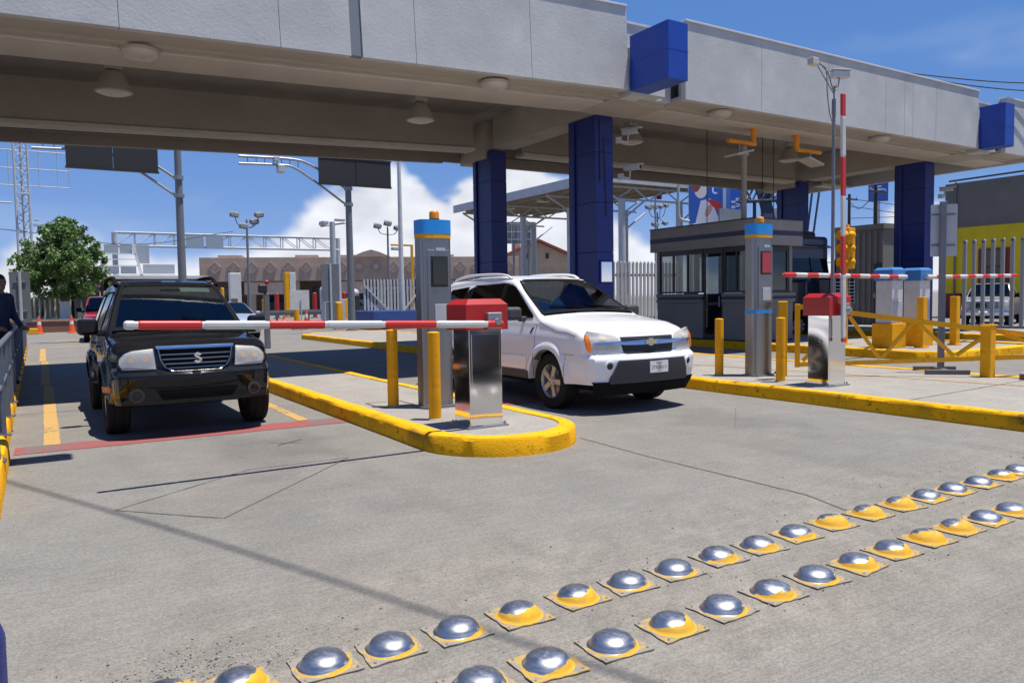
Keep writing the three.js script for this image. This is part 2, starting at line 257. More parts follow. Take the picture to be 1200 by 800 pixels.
// ------------------------------------------------------------------ steel dome studs
{
  const steelDome = (paint, seed) => { // how much yellow is left on the dome: 0 none .. 1 all
    const n = 128;
    const edge = (u, v) => fbm(u * 7, v * 5, 5, seed, 7);
    const f = (u, v) => { const q = (1 - v) * .9 + .55 * (edge(u, v) - .5) + .35 * Math.cos((u - .12) * 2 * Math.PI) * .6; return sstep(1.02 - paint * 1.05, 1.08 - paint * 1.05, q + .12); };
    const cm = tex(n, (u, v) => { const p = f(u, v), d = .9 + .2 * (fbm(u * 20, v * 20, 3, seed + 3, 20) - .5), w = sstep(.5, .62, fbm(u * 14, v * 6, 4, seed + 7, 14)) * .5; return [lerp(.78, lerp(.92, .80, w), p) * d, lerp(.785, lerp(.68, .66, w), p) * d, lerp(.80, lerp(.12, .34, w), p) * d]; }, true);
    const mm = tex(n, (u, v) => { const p = f(u, v), a = fbm(u * 12, v * 12, 4, seed + 5, 12); return [0, lerp(.26 + .26 * a, .8, p), lerp(1, 0, p)]; }, false);
    return new THREE.MeshStandardMaterial({ name: 'worn painted steel dome', map: cm, metalness: 1, roughness: 1, metalnessMap: mm, roughnessMap: mm });
  };
  const domes = [.10, .20, .28, .42, .62].map((p, i) => steelDome(p, 200 + i * 13));
  const plateMat = [.35, .6, .9].map((p, i) => { const t = tex(128, (u, v, a, b) => { const q = sstep(.64 - p * .28, .70 - p * .28, fbm(u * 6, v * 6, 5, 300 + i, 6)); const d = .9 + .25 * (hash(a, b, 8) - .5); return [lerp(.60, .74, q) * d, lerp(.57, .62, q) * d, lerp(.53, .36, q) * d]; }, true); return new THREE.MeshStandardMaterial({ name: 'dusty painted base plate', map: t, roughness: .8, metalness: .1 }); });
  const dome = lathe([[.112, 0], [.102, .004], [.095, .012], [.089, .025], [.077, .039], [.056, .050], [.030, .0555], [.0001, .0575]], 40);
  const flat = (s) => { const g = new THREE.BoxGeometry(.245, .005, .225, 10, 1, 10), p = g.attributes.position; for (let i = 0; i < p.count; i++) { const x = p.getX(i), z = p.getZ(i); p.setY(i, p.getY(i) + .0015 + .010 * Math.abs(fbm(x * 9 + s * 5, z * 9, 2, 41) - .5) * sstep(.09, .15, Math.hypot(x, z))); p.setX(i, x + .012 * (vnoise(z * 20, s, 4) - .5)); p.setZ(i, z + .012 * (vnoise(x * 20, s, 5) - .5)); } g.computeVertexNormals(); return g; };
  const plates = [0, 1, 2, 3].map(flat), bolt = join([cyl(.007, .005, .006, 0, 0, 0, 6)]);
  const rows = {
    back: [[0.33, -3.0], [0.59, -2.95], [0.91, -2.93], [1.19, -2.92], [1.5, -2.91], [1.81, -2.9], [2.15, -2.92], [2.47, -2.92], [2.79, -2.92], [3.13, -2.94], [3.46, -2.94], [3.81, -2.96], [4.18, -2.98], [4.55, -2.98], [4.91, -2.98], [5.25, -2.99], [5.59, -2.99], [5.94, -2.99], [6.3, -3.01], [6.59, -3.02]],
    front: [[1.35, -2.45], [1.65, -2.44], [1.97, -2.43], [2.3, -2.43], [2.63, -2.44], [2.97, -2.44], [3.31, -2.45], [3.65, -2.45], [4.0, -2.47], [4.36, -2.48], [4.7, -2.49], [5.04, -2.49], [5.36, -2.49]],
  };
  const paints = { back: [4, 3, 0, 0, 0, 3, 3, 0, 0, 1, 1, 2, 4, 4, 4, 2, 2, 2, 3, 2], front: [0, 2, 0, 3, 0, 1, 0, 3, 3, 4, 4, 2, 3] };
  const look = ['bare polished', 'thinly rimmed', 'yellow skirted', 'half yellow', 'mostly yellow'];
  for (const row of ['back', 'front']) rows[row].forEach(([x, z], i) => {
    const k = paints[row][i], t = thing('road_dome_stud', `${look[k]} dome stud, ${ORD[i]} from left, ${row === 'back' ? 'barrier' : 'camera'} side row`, 'road stud', [x, .003, z], (R0() - .5) * .22, 'dome studs across the road');
    obj('base_plate', plates[i % 4], plateMat[k > 2 ? 2 : k === 2 ? 1 : 0], t); const d = obj('dome', dome, domes[k], t); d.position.y = .003; d.rotation.y = -.45 + (R0() - .5) * .7;
    for (const [a, b] of [[-.105, -.095], [.105, -.095], [-.105, .095], [.105, .095]]) { const q = obj('bolt', bolt, mat.steel, t); q.position.set(a, .004, b); }
  });
}
{ // loose grit scoured out beside the studs
  const g = new THREE.IcosahedronGeometry(1, 0), n = 1500, m = new THREE.InstancedMesh(g, M('grit', [.23, .215, .195], .9), n), q = new THREE.Matrix4(), e = new THREE.Euler();
  for (let i = 0; i < n; i++) { const cl = R0() < .45; let x, z; if (cl) { x = .45 + .9 * (R0() + R0() - 1) * .6; z = -3.12 + .35 * (R0() + R0() - 1); } else { x = lerp(-.2, 8.3, R0()); z = -2.85 + 1.0 * (R0() + R0() + R0() - 1.5); } const s = .002 + .005 * Math.pow(R0(), 3); e.set(R0() * 6, R0() * 6, R0() * 6); q.compose(V3(x, s * .5, z), new THREE.Quaternion().setFromEuler(e), V3(s, s * .7, s * 1.2)); m.setMatrixAt(i, q); const c = .5 + R0(); m.setColorAt(i, C(c, c, c)); }
  m.name = 'grit'; m.castShadow = m.receiveShadow = true; m.userData = { kind: 'stuff', label: 'loose dark grit scattered on the concrete around the dome studs', category: 'grit' }; scene.add(m);
}

// ------------------------------------------------------------------ the canopy over the lanes
{
  const t = thing('toll_canopy', 'long grey stucco canopy on dark blue columns spanning the lanes', 'canopy');
  const ZF = -12.2, YB = 5.62, YT = 7.25;
  // bays: the left one falls slightly towards the left for drainage
  const bays = [{ x0: -14.9, x1: -2.95, tilt: 0, dy: -.42, joints: [-11.5, -8.2, -5.1] }, { x0: -1.4, x1: 10.43, tilt: .034, dy: 0, joints: [1.15, 3.4, 4.55, 4.74, 5.71, 8.08] }, { x0: 12.0, x1: 23.8, tilt: 0, dy: 0, joints: [14.4, 16.82, 19.2, 20.05, 20.44, 21.56] }, { x0: 25.35, x1: 27, tilt: 0, dy: 0, joints: [] }];
  bays.forEach(({ x0, x1, tilt, dy, joints }) => {
    const mv = (g) => { if (tilt) g.applyMatrix4(new THREE.Matrix4().makeTranslation(10.43, YB, 0).multiply(new THREE.Matrix4().makeRotationZ(tilt)).multiply(new THREE.Matrix4().makeTranslation(-10.43, -YB, 0))); return g.translate(0, dy, 0); };
    const xs = [x0, ...joints, x1];
    for (let i = 0; i < xs.length - 1; i++) {
      if (xs[i + 1] - xs[i] < .25 && xs[i] === 4.55) { obj('joint_plate', mv(ext(xs[i] + .006, xs[i + 1] - .006, YB + .02, YT - .02, ZF - .10, ZF - .02)), mat.strip, t); continue; }
      obj('fascia_panel', mv(ext(xs[i] + .003, xs[i + 1] - .003, YB, YT, ZF - .14, ZF, .006)), mat.stucco, t);
    }
    obj('fascia_backing', mv(ext(x0 + .03, x1 - .03, YB + .03, YT - .03, ZF - .24, ZF - .142)), mat.underDark, t);
    obj('parapet_cap', mv(ext(x0, x1, YT + .002, YT + .05, ZF - .26, ZF + .03, .012)), mat.white, t);
    obj('soffit', [mv(ext(x0, x1, YB + .004, YB + .10, ZF - .60, ZF - .145)), mv(ext(x0, x1, YB - .035, YB + .10, ZF - .74, ZF - .602)), mv(ext(x0, x1, YB + .02, YB + .12, ZF - .80, ZF - .742))], mat.under, t);
    obj('edge_beam', mv(ext(x0, x1, YB - .07, YB + .75, ZF - 1.75, ZF - .802, .02)), mat.underLight, t);
    obj('ceiling', mv(ext(x0, x1, 6.45, 6.6, -20.5, ZF - 1.2)), mat.underDark, t);
    obj('roof_deck', mv(ext(x0, x1, 6.62, 6.8, -20.6, ZF - .24)), mat.stucco, t);
    obj('back_beam', mv(ext(x0, x1, YB - .05, 6.448, -19.05, -18.7)), mat.underDark, t);
    obj('beam_flange', mv(ext(x0, x1, YB - .14, YB - .052, -19.1, -18.62, .01)), mat.underLight, t);
    obj('back_fascia', mv(ext(x0, x1, 5.46, 7.2, -20.75, -20.602)), mat.underDark, t);
    const n = Math.max(1, Math.round((x1 - x0) / 3.9)); for (let i = 0; i <= n; i++) { const x = lerp(x0 + .1, x1 - .1, i / n); obj('rafter', mv(ext(x - .07, x + .07, 5.9, 6.447, -20.6, -19.11)), mat.underDark, t); }
    obj('conduit', [mv(rod([x0 + .2, 5.72, -20.52], [x1 - .2, 5.72, -20.52], .035)), ...[.25, .5, .75].map((f) => mv(rod([lerp(x0, x1, f), 5.72, -20.52], [lerp(x0, x1, f), 6.4, -20.52], .03)))], mat.underDark, t);
  });
  obj('end_fascia', ext(27.002, 27.15, 5.5, 7.25, -20.76, ZF, .01), mat.stucco, t);
  // columns, the cross beams they carry and the blue beam ends that break the fascia
  [[-2.2, 1], [11.08, 1], [24.45, 1]].forEach(([x0], k) => {
    const w = .52, dy = k ? 0 : -.4;
    for (const [z0, z1] of [[-15.2, -14.15], [-19.98, -18.93]]) {
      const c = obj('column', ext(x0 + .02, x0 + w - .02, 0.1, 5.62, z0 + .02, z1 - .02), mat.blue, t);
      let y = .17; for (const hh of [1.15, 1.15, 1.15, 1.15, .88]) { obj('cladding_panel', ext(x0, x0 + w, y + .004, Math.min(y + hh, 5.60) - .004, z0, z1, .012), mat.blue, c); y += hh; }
      if (k === 1 && z1 > -15) obj('conduit', [rod([x0 + .12, 4.1, z1 + .02], [x0 + .12, 5.55, z1 + .02], .012), rod([x0 + .3, 3.3, z1 + .02], [x0 + .24, 5.1, z1 + .02], .009)], mat.blackMetal, c);
      obj('drain_pipe', rod([x0 - .03, .2, z0 + .25], [x0 - .03, 5.5, z0 + .25], .03), mat.blue, c);
    }
    obj('cross_beam', ext(x0 - .08, x0 + w + .08, 5.605, 6.445, -18.62, -13.96), mat.under, t);
    obj('cross_beam', ext(x0 - .08, x0 + w + .08, 5.40, 6.445, -20.595, -19.115), mat.under, t);
    const gx0 = [-2.95, 10.43, 23.8][k] + .001, gx1 = [-1.4, 12.0, 25.35][k] - .001;
    obj('fascia_recess', ext(gx0, gx1, YB + .02 + dy, YT - .12 + dy, ZF - .62, ZF - .45), mat.stucco, t); obj('parapet_cap', ext(gx0, gx1, YT - .118 + dy, YT - .07 + dy, ZF - .66, ZF - .42), mat.white, t);
    obj('beam_stub', ext(x0 - .1, x0 + w + .1, YB - .03 + dy, YB + .5 + dy, -13.95, ZF - .46), mat.under, t); obj('soffit', ext(gx0, gx1, YB - .07 + dy, YB + .1 + dy, -13.951, ZF - .63), mat.under, t);
    obj('recess_ceiling', ext(gx0, gx1, 6.45 + dy, 6.8 + dy, -20.6, ZF - .63), mat.underDark, t); obj('back_fascia', ext(gx0, gx1, 5.5, 7.1, -20.73, -20.61), mat.underDark, t);
    obj('bracket', ext(x0 - .25, x0 + .35, YB - .02 + dy, YB + .16 + dy, ZF - .44, ZF - .02), mat.stucco, t);
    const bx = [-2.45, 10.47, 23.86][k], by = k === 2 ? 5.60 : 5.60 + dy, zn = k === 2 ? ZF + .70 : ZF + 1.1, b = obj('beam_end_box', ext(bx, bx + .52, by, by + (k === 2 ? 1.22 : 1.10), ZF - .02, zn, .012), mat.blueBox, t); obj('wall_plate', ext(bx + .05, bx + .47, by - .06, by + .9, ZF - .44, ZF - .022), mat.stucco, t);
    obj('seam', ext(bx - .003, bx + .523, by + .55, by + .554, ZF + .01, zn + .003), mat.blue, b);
  });
}

// ------------------------------------------------------------------ lamps under the canopy
{
  const shade = M('lamp housing', [.40, .36, .31], .6, { metalness: .2 }), lens = M('frosted lamp lens', [.62, .56, .50], .35), dusty = M('dusty diffuser', [.50, .46, .40], .4);
  const where = ['over the black SUV', 'over the middle island', 'right of the front blue column', 'over the booth'];
  [[1.38, 5.30], [7.55, 5.45], [13.75, 5.53], [20.15, 5.56]].forEach(([x, y], i) => {
    const t = thing('bell_lamp', `bell shaped hanging lamp under the canopy ${where[i]}`, 'lamp', [x, y, -16], 0, 'bell lamps under the canopy');
    const s = obj('lamp_shade', lathe([[.30, 0], [.315, .02], [.31, .05], [.27, .14], [.215, .27], [.17, .36], [.13, .40], [.0, .41]], 32), shade, t); obj('rim', at(new THREE.TorusGeometry(.308, .016, 8, 32), 0, .02, 0, Math.PI / 2), shade, s);
    obj('diffuser', lathe([[.0001, -.055], [.12, -.045], [.22, -.02], [.295, .012]], 32), lens, t); obj('hanger', [rod([-.08, .40, 0], [-.08, 6.445 - y, 0], .014), rod([.08, .40, 0], [.08, 6.445 - y, 0], .014), box(.3, .12, .2, 0, .42, 0, .01)], shade, t);
  });
  [[1.5, 5.60 - .35, -13.0, 'over the black SUV bonnet'], [7.5, 5.60 - .14, -12.62, 'left of the front blue column'], [13.5, 5.585, -12.62, 'right of the first blue beam end'], [19.6, 5.585, -12.62, 'behind the raised barrier arm']].forEach(([x, y, z, w]) => {
    const t = thing('bulkhead_lamp', `round dusty bulkhead lamp on the front soffit ${w}`, 'lamp', [x, y, z], 0, 'bulkhead lamps on the front soffit');
    obj('lamp_base', lathe([[.0, .04], [.27, .04], [.285, .02], [.275, -.01], [.25, -.02]], 28), shade, t); obj('diffuser', lathe([[.255, -.015], [.24, -.06], [.17, -.11], [.08, -.13], [.0001, -.135]], 28), dusty, t);
  });
  [[1.5, 5.60, -19.9, 'above the left overhead sign'], [7.45, 5.75, -19.7, 'above the right overhead sign'], [13.3, 5.85, -19.6, 'between the first pair of columns'], [19.2, 5.85, -19.6, 'over the booth roof']].forEach(([x, y, z, w]) => {
    const t = thing('bulkhead_lamp', `shaded bulkhead lamp under the rear overhang ${w}`, 'lamp', [x, y - .12, z], 0, 'bulkhead lamps on the rear overhang');
    obj('lamp_base', lathe([[.0, .06], [.22, .06], [.29, .02], [.285, -.01], [.25, -.02]], 28), shade, t); obj('diffuser', lathe([[.255, -.015], [.24, -.06], [.17, -.10], [.0001, -.12]], 28), dusty, t); obj('stem', cyl(.04, .04, 6.44 - y + .06, 0, .06, 0), shade, t);
  });
}
// cameras on the columns
function bullet(pos, turn, label, drop = .25) {
  const t = thing('security_camera', label, 'camera', pos, turn);
  const h = obj('housing', [box(.14, .12, .40, 0, -.06, .05, .02), box(.18, .018, .50, 0, .062, .08, .008)], mat.paleSteel, t); obj('lens', [box(.10, .08, .012, 0, -.04, .251)], mat.glassDark, h);
  obj('arm', [rod([0, -.06, 0], [0, -drop + .02, -.02], .022), rod([0, -drop, -.02], [-.38, -drop, -.08], .026), box(.03, .14, .14, -.40, -drop - .07, -.08)], mat.paleSteel, t); return t;
}
bullet([11.98, 5.28, -14.05], .5, 'upper security camera on the near blue column'); bullet([12.03, 4.45, -14.05], .5, 'lower security camera on the near blue column');
bullet([25.4, 4.75, -14.05], .4, 'security camera on the far right blue column');
{ const t = thing('convex_mirror', 'square traffic mirror fixed low on the near blue column', 'mirror', [11.33, 1.75, -14.13]); obj('frame', box(.36, .52, .03, .02, 0, 0, .01), mat.blue, t); obj('glass', box(.31, .46, .01, .02, .03, .02), mat.mirror, t); }

// yellow lane-signal arms below the edge beam
[[14.6, 1, 'left'], [17.9, -1, 'right']].forEach(([x, s, w]) => {
  const t = thing('height_bar_bracket', `yellow elbow arm with tilted grey plate under the canopy, ${w} one of two`, 'bracket', [x, 5.18, -13.3], 0, 'yellow elbow arms under the canopy');
  obj('arm', [rod([-.1 * s, 0, 0], [.86 * s, .0, 0], .06, 12), rod([s > 0 ? .80 : -.86, 0, 0], [s > 0 ? .80 : -.86, .42, 0], .07, 12), cyl(.1, .1, .05, s > 0 ? .80 : -.86, .33, 0)], M('orange yellow pipe', [.75, .27, .01], .45), t);
  obj('plate', at(box(.62, .05, .42, 0, 0, 0, .01), .3 * s, -.30, 0, 0, 0, .25 * s), mat.underLight, t); obj('hanger', rod([.3 * s, -.28, 0], [.3 * s, .02, 0], .02), mat.steel, t);
});
{ const t = thing('roof_mast', 'slim brown pole rising from the booth roof to the canopy', 'pole', [16.42, 3.42, -14.5]); obj('shaft', cyl(.075, .075, 2.0, 0, 0, 0), mat.under, t); obj('collar', cyl(.13, .13, .06, 0, 1.75, 0), mat.underLight, t); }
for (const [x, z, y1] of [[17.2, -16.6, 6.44], [19.4, -16.4, 6.44], [19.8, -16.3, 6.44]]) { const o = obj('drop_cable', rod([x, 3.3, z], [x, y1, z], .012), mat.blackMetal); tag(o, `thin cable hanging from the canopy behind the booth roof at ${x < 18 ? 'the brown pole' : x < 19.6 ? 'the blue column, left one' : 'the blue column, right one'}`, 'cable', 'cables hanging from the canopy'); }

// ------------------------------------------------------------------ lane equipment
const capGeo = (w, d, y0, y1, cx, cz, ch = .06) => { // a cap with chamfered top edges
  const hw = w / 2, hd = d / 2, ym = y1 - ch, P = [[-hw, y0, hd], [hw, y0, hd], [hw, y0, -hd], [-hw, y0, -hd], [-hw, ym, hd], [hw, ym, hd], [hw, ym, -hd], [-hw, ym, -hd], [-hw + ch, y1, hd - ch], [hw - ch, y1, hd - ch], [hw - ch, y1, -hd + ch], [-hw + ch, y1, -hd + ch]];
  const F = []; const q = (a, b, c, d2) => F.push(a, b, c, a, c, d2); for (let i = 0; i < 4; i++) { const j = (i + 1) % 4; q(i, j, 4 + j, 4 + i); q(4 + i, 4 + j, 8 + j, 8 + i); } q(8, 9, 10, 11); q(3, 2, 1, 0);
  const g = new THREE.BufferGeometry(); g.setAttribute('position', new THREE.Float32BufferAttribute(P.flatMap(([x, y, z]) => [x + cx, y, z + cz]), 3)); g.setIndex(F); const n = g.toNonIndexed(); n.computeVertexNormals(); return n;
};
function stripes(parent, cuts, make) { cuts.forEach(([a, b, red]) => obj(red ? 'red_band' : 'white_band', make(a, b), red ? mat.redTape : mat.whiteTape, parent)); }
function redBarrier(label, [x, z], arm) {
  const t = thing('barrier_gate', label, 'barrier', [x, .165, z]);
  const c = obj('cabinet', [box(.37, .97, .33, 0, .02, 0, .006)], mat.mirror, t); obj('door_panel', box(.32, .86, .01, 0, .07, .164, .003), mat.mirror, c); obj('lock', at(cyl(.016, .016, .02, 0, 0, 0, 12), -.19, .62, .04, 0, 0, Math.PI / 2), mat.steel, c);
  obj('base_plate', box(.46, .018, .42, 0, .0, 0), mat.steel, t); for (const [a, b] of [[-.2, .18], [.2, .18], [-.2, -.18], [.2, -.18]]) obj('bolt', cyl(.014, .012, .03, a, .018, b, 6), mat.steel, t);
  const cap = obj('cap', capGeo(.47, .42, .97, 1.275, 0, 0, .055), mat.red, t); obj('cap_rim', box(.475, .012, .425, 0, .972, 0), mat.red, cap); obj('clamp', [box(.16, .16, .06, .06, .98, .235, .01), at(cyl(.035, .035, .05, 0, 0, 0, 6), .06, 1.05, .28, Math.PI / 2)], mat.steel, t);
  const a = obj('arm', [arm.core], mat.whiteTape, t); arm.bands(a); return t;
}
{ // lowered barrier on the middle island
  const cuts = [[.55, .64, 0], [.64, 1.12, 1], [1.12, 1.62, 0], [1.62, 2.11, 1], [2.11, 2.64, 0], [2.64, 3.17, 1], [3.17, 3.70, 0], [3.70, 3.90, 1]], X = 3.765, Z = -6.755, yl = (x) => lerp(1.285, 1.19, (x - .55) / 3.3) - .165, zf = .275;
  const seg = (w, h, r) => (a, b) => { const g = new RoundedBoxGeometry(b - a, h, w, 3, r); return at(g, (a + b) / 2 - X, (yl(a) + yl(b)) / 2, zf + .02, 0, 0, Math.atan2(yl(b) - yl(a), b - a)); };
  redBarrier('polished steel barrier with red cap, striped arm lowered, on the middle island', [X, Z], { core: seg(.05, .06, .02)(.552, 3.898), bands: (p) => stripes(p, cuts, (a, b) => seg(.06, .07, .026)(a + .0005, b - .0005)) });
}
{ // raised barrier on the right island
  const X = 9.31, Z = -6.75, zf = .275, dx = -.02, cuts = [[.61, .67, 1], [.67, 1.52, 0], [1.52, 2.04, 1], [2.04, 2.57, 0], [2.57, 3.09, 1], [3.09, 3.62, 0], [3.62, 3.92, 1]];
  const seg = (w, h, r) => (a, b) => at(new RoundedBoxGeometry(w, b - a, h, 3, r), dx - .018 * ((a + b) / 2 - .7), (a + b) / 2, zf, 0, 0, .018);
  redBarrier('polished steel barrier with red cap and its arm raised upright, on the right island', [X, Z], { core: seg(.07, .03, .012)(.612, 3.918), bands: (p) => stripes(p, cuts, (a, b) => seg(.085, .04, .017)(a + .0005, b - .0005)) });
  const t = thing('camera_mast', 'thin grey mast with white camera and looping cable behind the raised barrier arm', 'camera mast', [9.86, .165, -7.06]);
  obj('mast', [cyl(.028, .022, 4.05, 0, 0, 0, 10), cyl(.03, .03, .22, 0, 3.83, 0, 10), cyl(.012, .012, .2, 0, 4.05, 0, 8)], mat.greySteel, t);
  const h = obj('camera_housing', [at(box(.10, .10, .26, 0, -.05, 0, .015), .16, 4.42, -.02, -.05, 1.25), at(box(.13, .014, .32, 0, 0, 0, .004), .165, 4.475, -.018, -.05, 1.25)], mat.white, t); obj('lens', at(box(.075, .075, .012), .287, 4.385, .02, -.05, 1.25), mat.glassDark, h);
  obj('bracket', [rod([0, 4.2, 0], [.10, 4.38, 0], .012), rod([0, 4.22, 0], [.02, 4.24, .02], .03)], mat.steel, t);
  obj('cable', [tube([[-.42, 4.52, 0], [-.30, 4.5, 0], [-.16, 4.38, .02], [-.08, 4.22, .02], [0, 4.17, 0], [.08, 4.22, 0], [.12, 4.36, 0]], .009), tube([[-.42, 4.5, 0], [-.22, 4.44, .02], [-.18, 4.1, .02], [-.14, 3.85, .03], [-.06, 3.66, .03], [-.03, 3.5, .03]], .008)], mat.greySteel, t);
  obj('junction_box', box(.13, .10, .10, -.47, 4.46, 0, .01), mat.underLight, t); obj('box_arm', rod([-.41, 4.5, 0], [0, 4.12, 0], .007), mat.greySteel, t);
}
// ticket kiosks
function kiosk(label, [x, z], w, h, d, { screen, ring, left }) {
  const t = thing('ticket_kiosk', label, 'kiosk', [x, .165, z], 0);
  const prof = (dx = 0, dz = 0) => { const s = new THREE.Shape(), a = w / 2 + dx, b = d / 2 + dz, r = .07; s.moveTo(-a + .02, -b); s.lineTo(a - .02, -b); s.lineTo(a, -b + .02); s.lineTo(a, b - r); s.quadraticCurveTo(a, b, a - r * 1.5, b + .012); s.quadraticCurveTo(0, b + .03, -a + r * 1.5, b + .012); s.quadraticCurveTo(-a, b, -a, b - r); s.lineTo(-a, -b + .02); return s; };
  const ex = (y0, y1, dx = 0, dz = 0) => { const g = new THREE.ExtrudeGeometry(prof(dx, dz), { depth: y1 - y0, bevelEnabled: false, curveSegments: 12 }); g.rotateX(-Math.PI / 2); g.scale(1, 1, -1); g.translate(0, y0, 0); const p = g.index ? g.toNonIndexed() : g; const a = p.attributes.position; for (let i = 0; i < a.count; i += 3) { const q = [a.getX(i + 1), a.getY(i + 1), a.getZ(i + 1)]; a.setXYZ(i + 1, a.getX(i + 2), a.getY(i + 2), a.getZ(i + 2)); a.setXYZ(i + 2, ...q); } p.computeVertexNormals(); return toCreasedNormals(p, .5); };
  const b = obj('body', ex(.03, h - .215), mat.kiosk, t); obj('plinth', ex(.0, .029, .03, .03), mat.greySteel, t);
  obj('yellow_band', ex(h - .214, h - .166, .004, .004), mat.yellow, t); obj('blue_top', ex(h - .165, h, .006, .006), mat.cyan, t);
  const f = d / 2 + .014; obj('side_seam', box(.012, h - .3, .012, -w / 2 + .03, .05, f - .035), mat.blackMetal, b);
  obj('face_panel', box(w * .72, .95, .012, .01, h - 1.30, f, .004), mat.kiosk, t);
  const fr = obj('screen_frame', box(w * .54, .36, .016, .015, h - .78, f + .008, .004), mat.blackMetal, t); obj('screen', box(w * .46, .31, .008, .015, h - .755, f + .02), screen, fr);
  obj('ticket_slot', box(w * .42, .20, .012, .03, h - 1.18, f + .008, .004), mat.paleSteel, t); obj('name_tag', box(w * .30, .035, .006, .03, h - .36, f + .012), mat.paleSteel, t);
  for (const sx of [-1, 1]) obj('anchor_bolt', cyl(.016, .014, .04, sx * w * .45, .025, f + .04, 6), mat.steel, t);
  if (ring) obj('blue_ring', ex(.98, 1.03, .005, .005), mat.cyan, t);
  const be = obj('beacon', [cyl(.055, .055, .02, .02, h, 0), lathe([[.0001, .115], [.05, .11], [.058, .09], [.06, .02]], 20).translate(.02, h, 0)], mat.amberLens, t); obj('beacon_base', cyl(.062, .062, .015, .02, h + .002, 0), mat.blackMetal, be);
}
kiosk('stainless ticket kiosk with blank dark screen, blue top and amber beacon behind the lowered barrier', [4.0, -8.2], .40, 2.20, .2, { screen: mat.glassDark });
kiosk('stainless ticket kiosk with red screen and blue ring, in front of the booth', [9.62, -8.19], .44, 2.36, .2, { screen: mat.redScreen, ring: true });
// bollards
function bollard(label, [x, z], h, r = .066, y = .165) { const t = thing('bollard', label, 'bollard', [x, y, z], 0, 'yellow steel bollards'); obj('post', lathe([[r, 0], [r, h - .012], [r - .006, h - .003], [r - .02, h], [.0001, h + .004]], 24), mat.yellow, t); obj('base_collar', lathe([[r + .02, 0], [r + .014, .012], [r, .018]], 24), mat.slab, t); return t; }
bollard('left of two yellow bollards on the middle island before the ticket kiosk', [3.587, -8.527], .925); bollard('right of two yellow bollards on the middle island, touching the kiosk outline', [3.559, -7.336], .935);
bollard('yellow bollard beside the white SUV bonnet on the right island', [9.204, -8.625], .90); bollard('yellow bollard right of the red screened kiosk beside the swing gate', [9.147, -7.392], .935);
{ // swing gate: local x runs along the gate
  const t = thing('swing_gate', 'yellow tapered truss swing gate standing on the right island', 'gate', [9.84, 0, -7.92], Math.atan2(-1.96, 2.1));
  const top = (s) => lerp(1.27, .80, (s - .2) / 3.1), bt = (s) => lerp(.36, .46, (s - .2) / 3.1), b = (a, c, w = .06, h = .06) => bar([a[0], a[1], 0], [c[0], c[1], 0], w, h);
  obj('hinge_post', box(.13, 1.16, .13, .0, .165, 0, .012), mat.yellow, t); obj('stile', box(.07, .98, .06, .22, .30, 0, .006), mat.yellow, t);
  obj('top_rail', b([.256, 1.24], [3.42, .785], .055, .075), mat.yellow, t); obj('bottom_rail', b([.256, .34], [3.42, .46], .055, .06), mat.yellow, t); obj('end_stile', box(.06, .42, .06, 3.45, .42, 0, .006), mat.yellow, t);
  for (const [p, q] of [[[.30, .40], [.93, 1.10]], [[.97, 1.09], [1.41, .44]], [[1.44, .45], [1.86, .97]], [[1.96, .955], [2.44, .48]], [[2.48, .49], [2.92, .82]]]) obj('brace', b(p, q, .045, .05), mat.yellow, t);
  obj('end_hook', bar([3.1, .80, .05], [3.36, .70, .05], .03, .05), mat.yellow, t);
  const p = thing('gate_post', 'square yellow post that catches the swing gate, beside the loose brick', 'post', [11.94, .165, -5.93]); obj('shaft', box(.15, .76, .15, 0, 0, 0, .01), mat.yellow, p); obj('cap_plate', box(.17, .02, .17, .02, .76, 0, .004), mat.yellow, p);
}
for (const [x, z, l] of [[17.05, -9.9, 'in front of the right blue capped barrier'], [18.42, -9.9, 'right of the blue capped barriers']]) { const t = thing('square_post', `square yellow post ${l}`, 'post', [x, .165, z], 0, 'square yellow posts'); obj('shaft', box(.16, 1.15, .16, 0, 0, 0, .01), mat.yellow, t); obj('foot', box(.22, .03, .22, 0, 0, 0), mat.yellow, t); }
{ // sign seen from behind, on a ballasted foot
  const t = thing('sign_post', 'back of a grey steel sign on a square post with cross foot', 'sign', [12.08, .168, -6.7], -.78);
  obj('post', box(.085, 2.62, .085, 0, .05, 0, .008), mat.greySteel, t); const pl = obj('sign_plate', plate([[-.18, 0], [.18, 0], [.19, .01], [.19, .80], [.18, .81], [-.18, .81], [-.19, .80], [-.19, .01]].map(([x, y]) => [x + .03, y + 1.82]), .006), mat.paleSteel, t); pl.position.z = -.06;
  obj('clamp', [box(.34, .03, .02, .02, 1.98, -.047), box(.34, .03, .02, .02, 2.46, -.047)], mat.greySteel, t);
  obj('foot', [box(.62, .07, .08, 0, 0, .32, .006), box(.62, .07, .08, 0, 0, -.32, .006)], mat.rust, t); obj('cross_bar', [box(.08, .068, .56, 0, .001, 0, .006)], mat.rust, t);
  const b = thing('brick', 'loose reddish brick lying beside the gate post', 'brick', [12.02, .166, -5.45], .3); obj('body', box(.24, .08, .12, 0, 0, 0, .006), M('brick clay', [.26, .12, .085], .9, { map: paintWear, metres: true }), b); obj('mortar', box(.22, .012, .10, 0, .079, 0, .004), mat.slab, b);
}
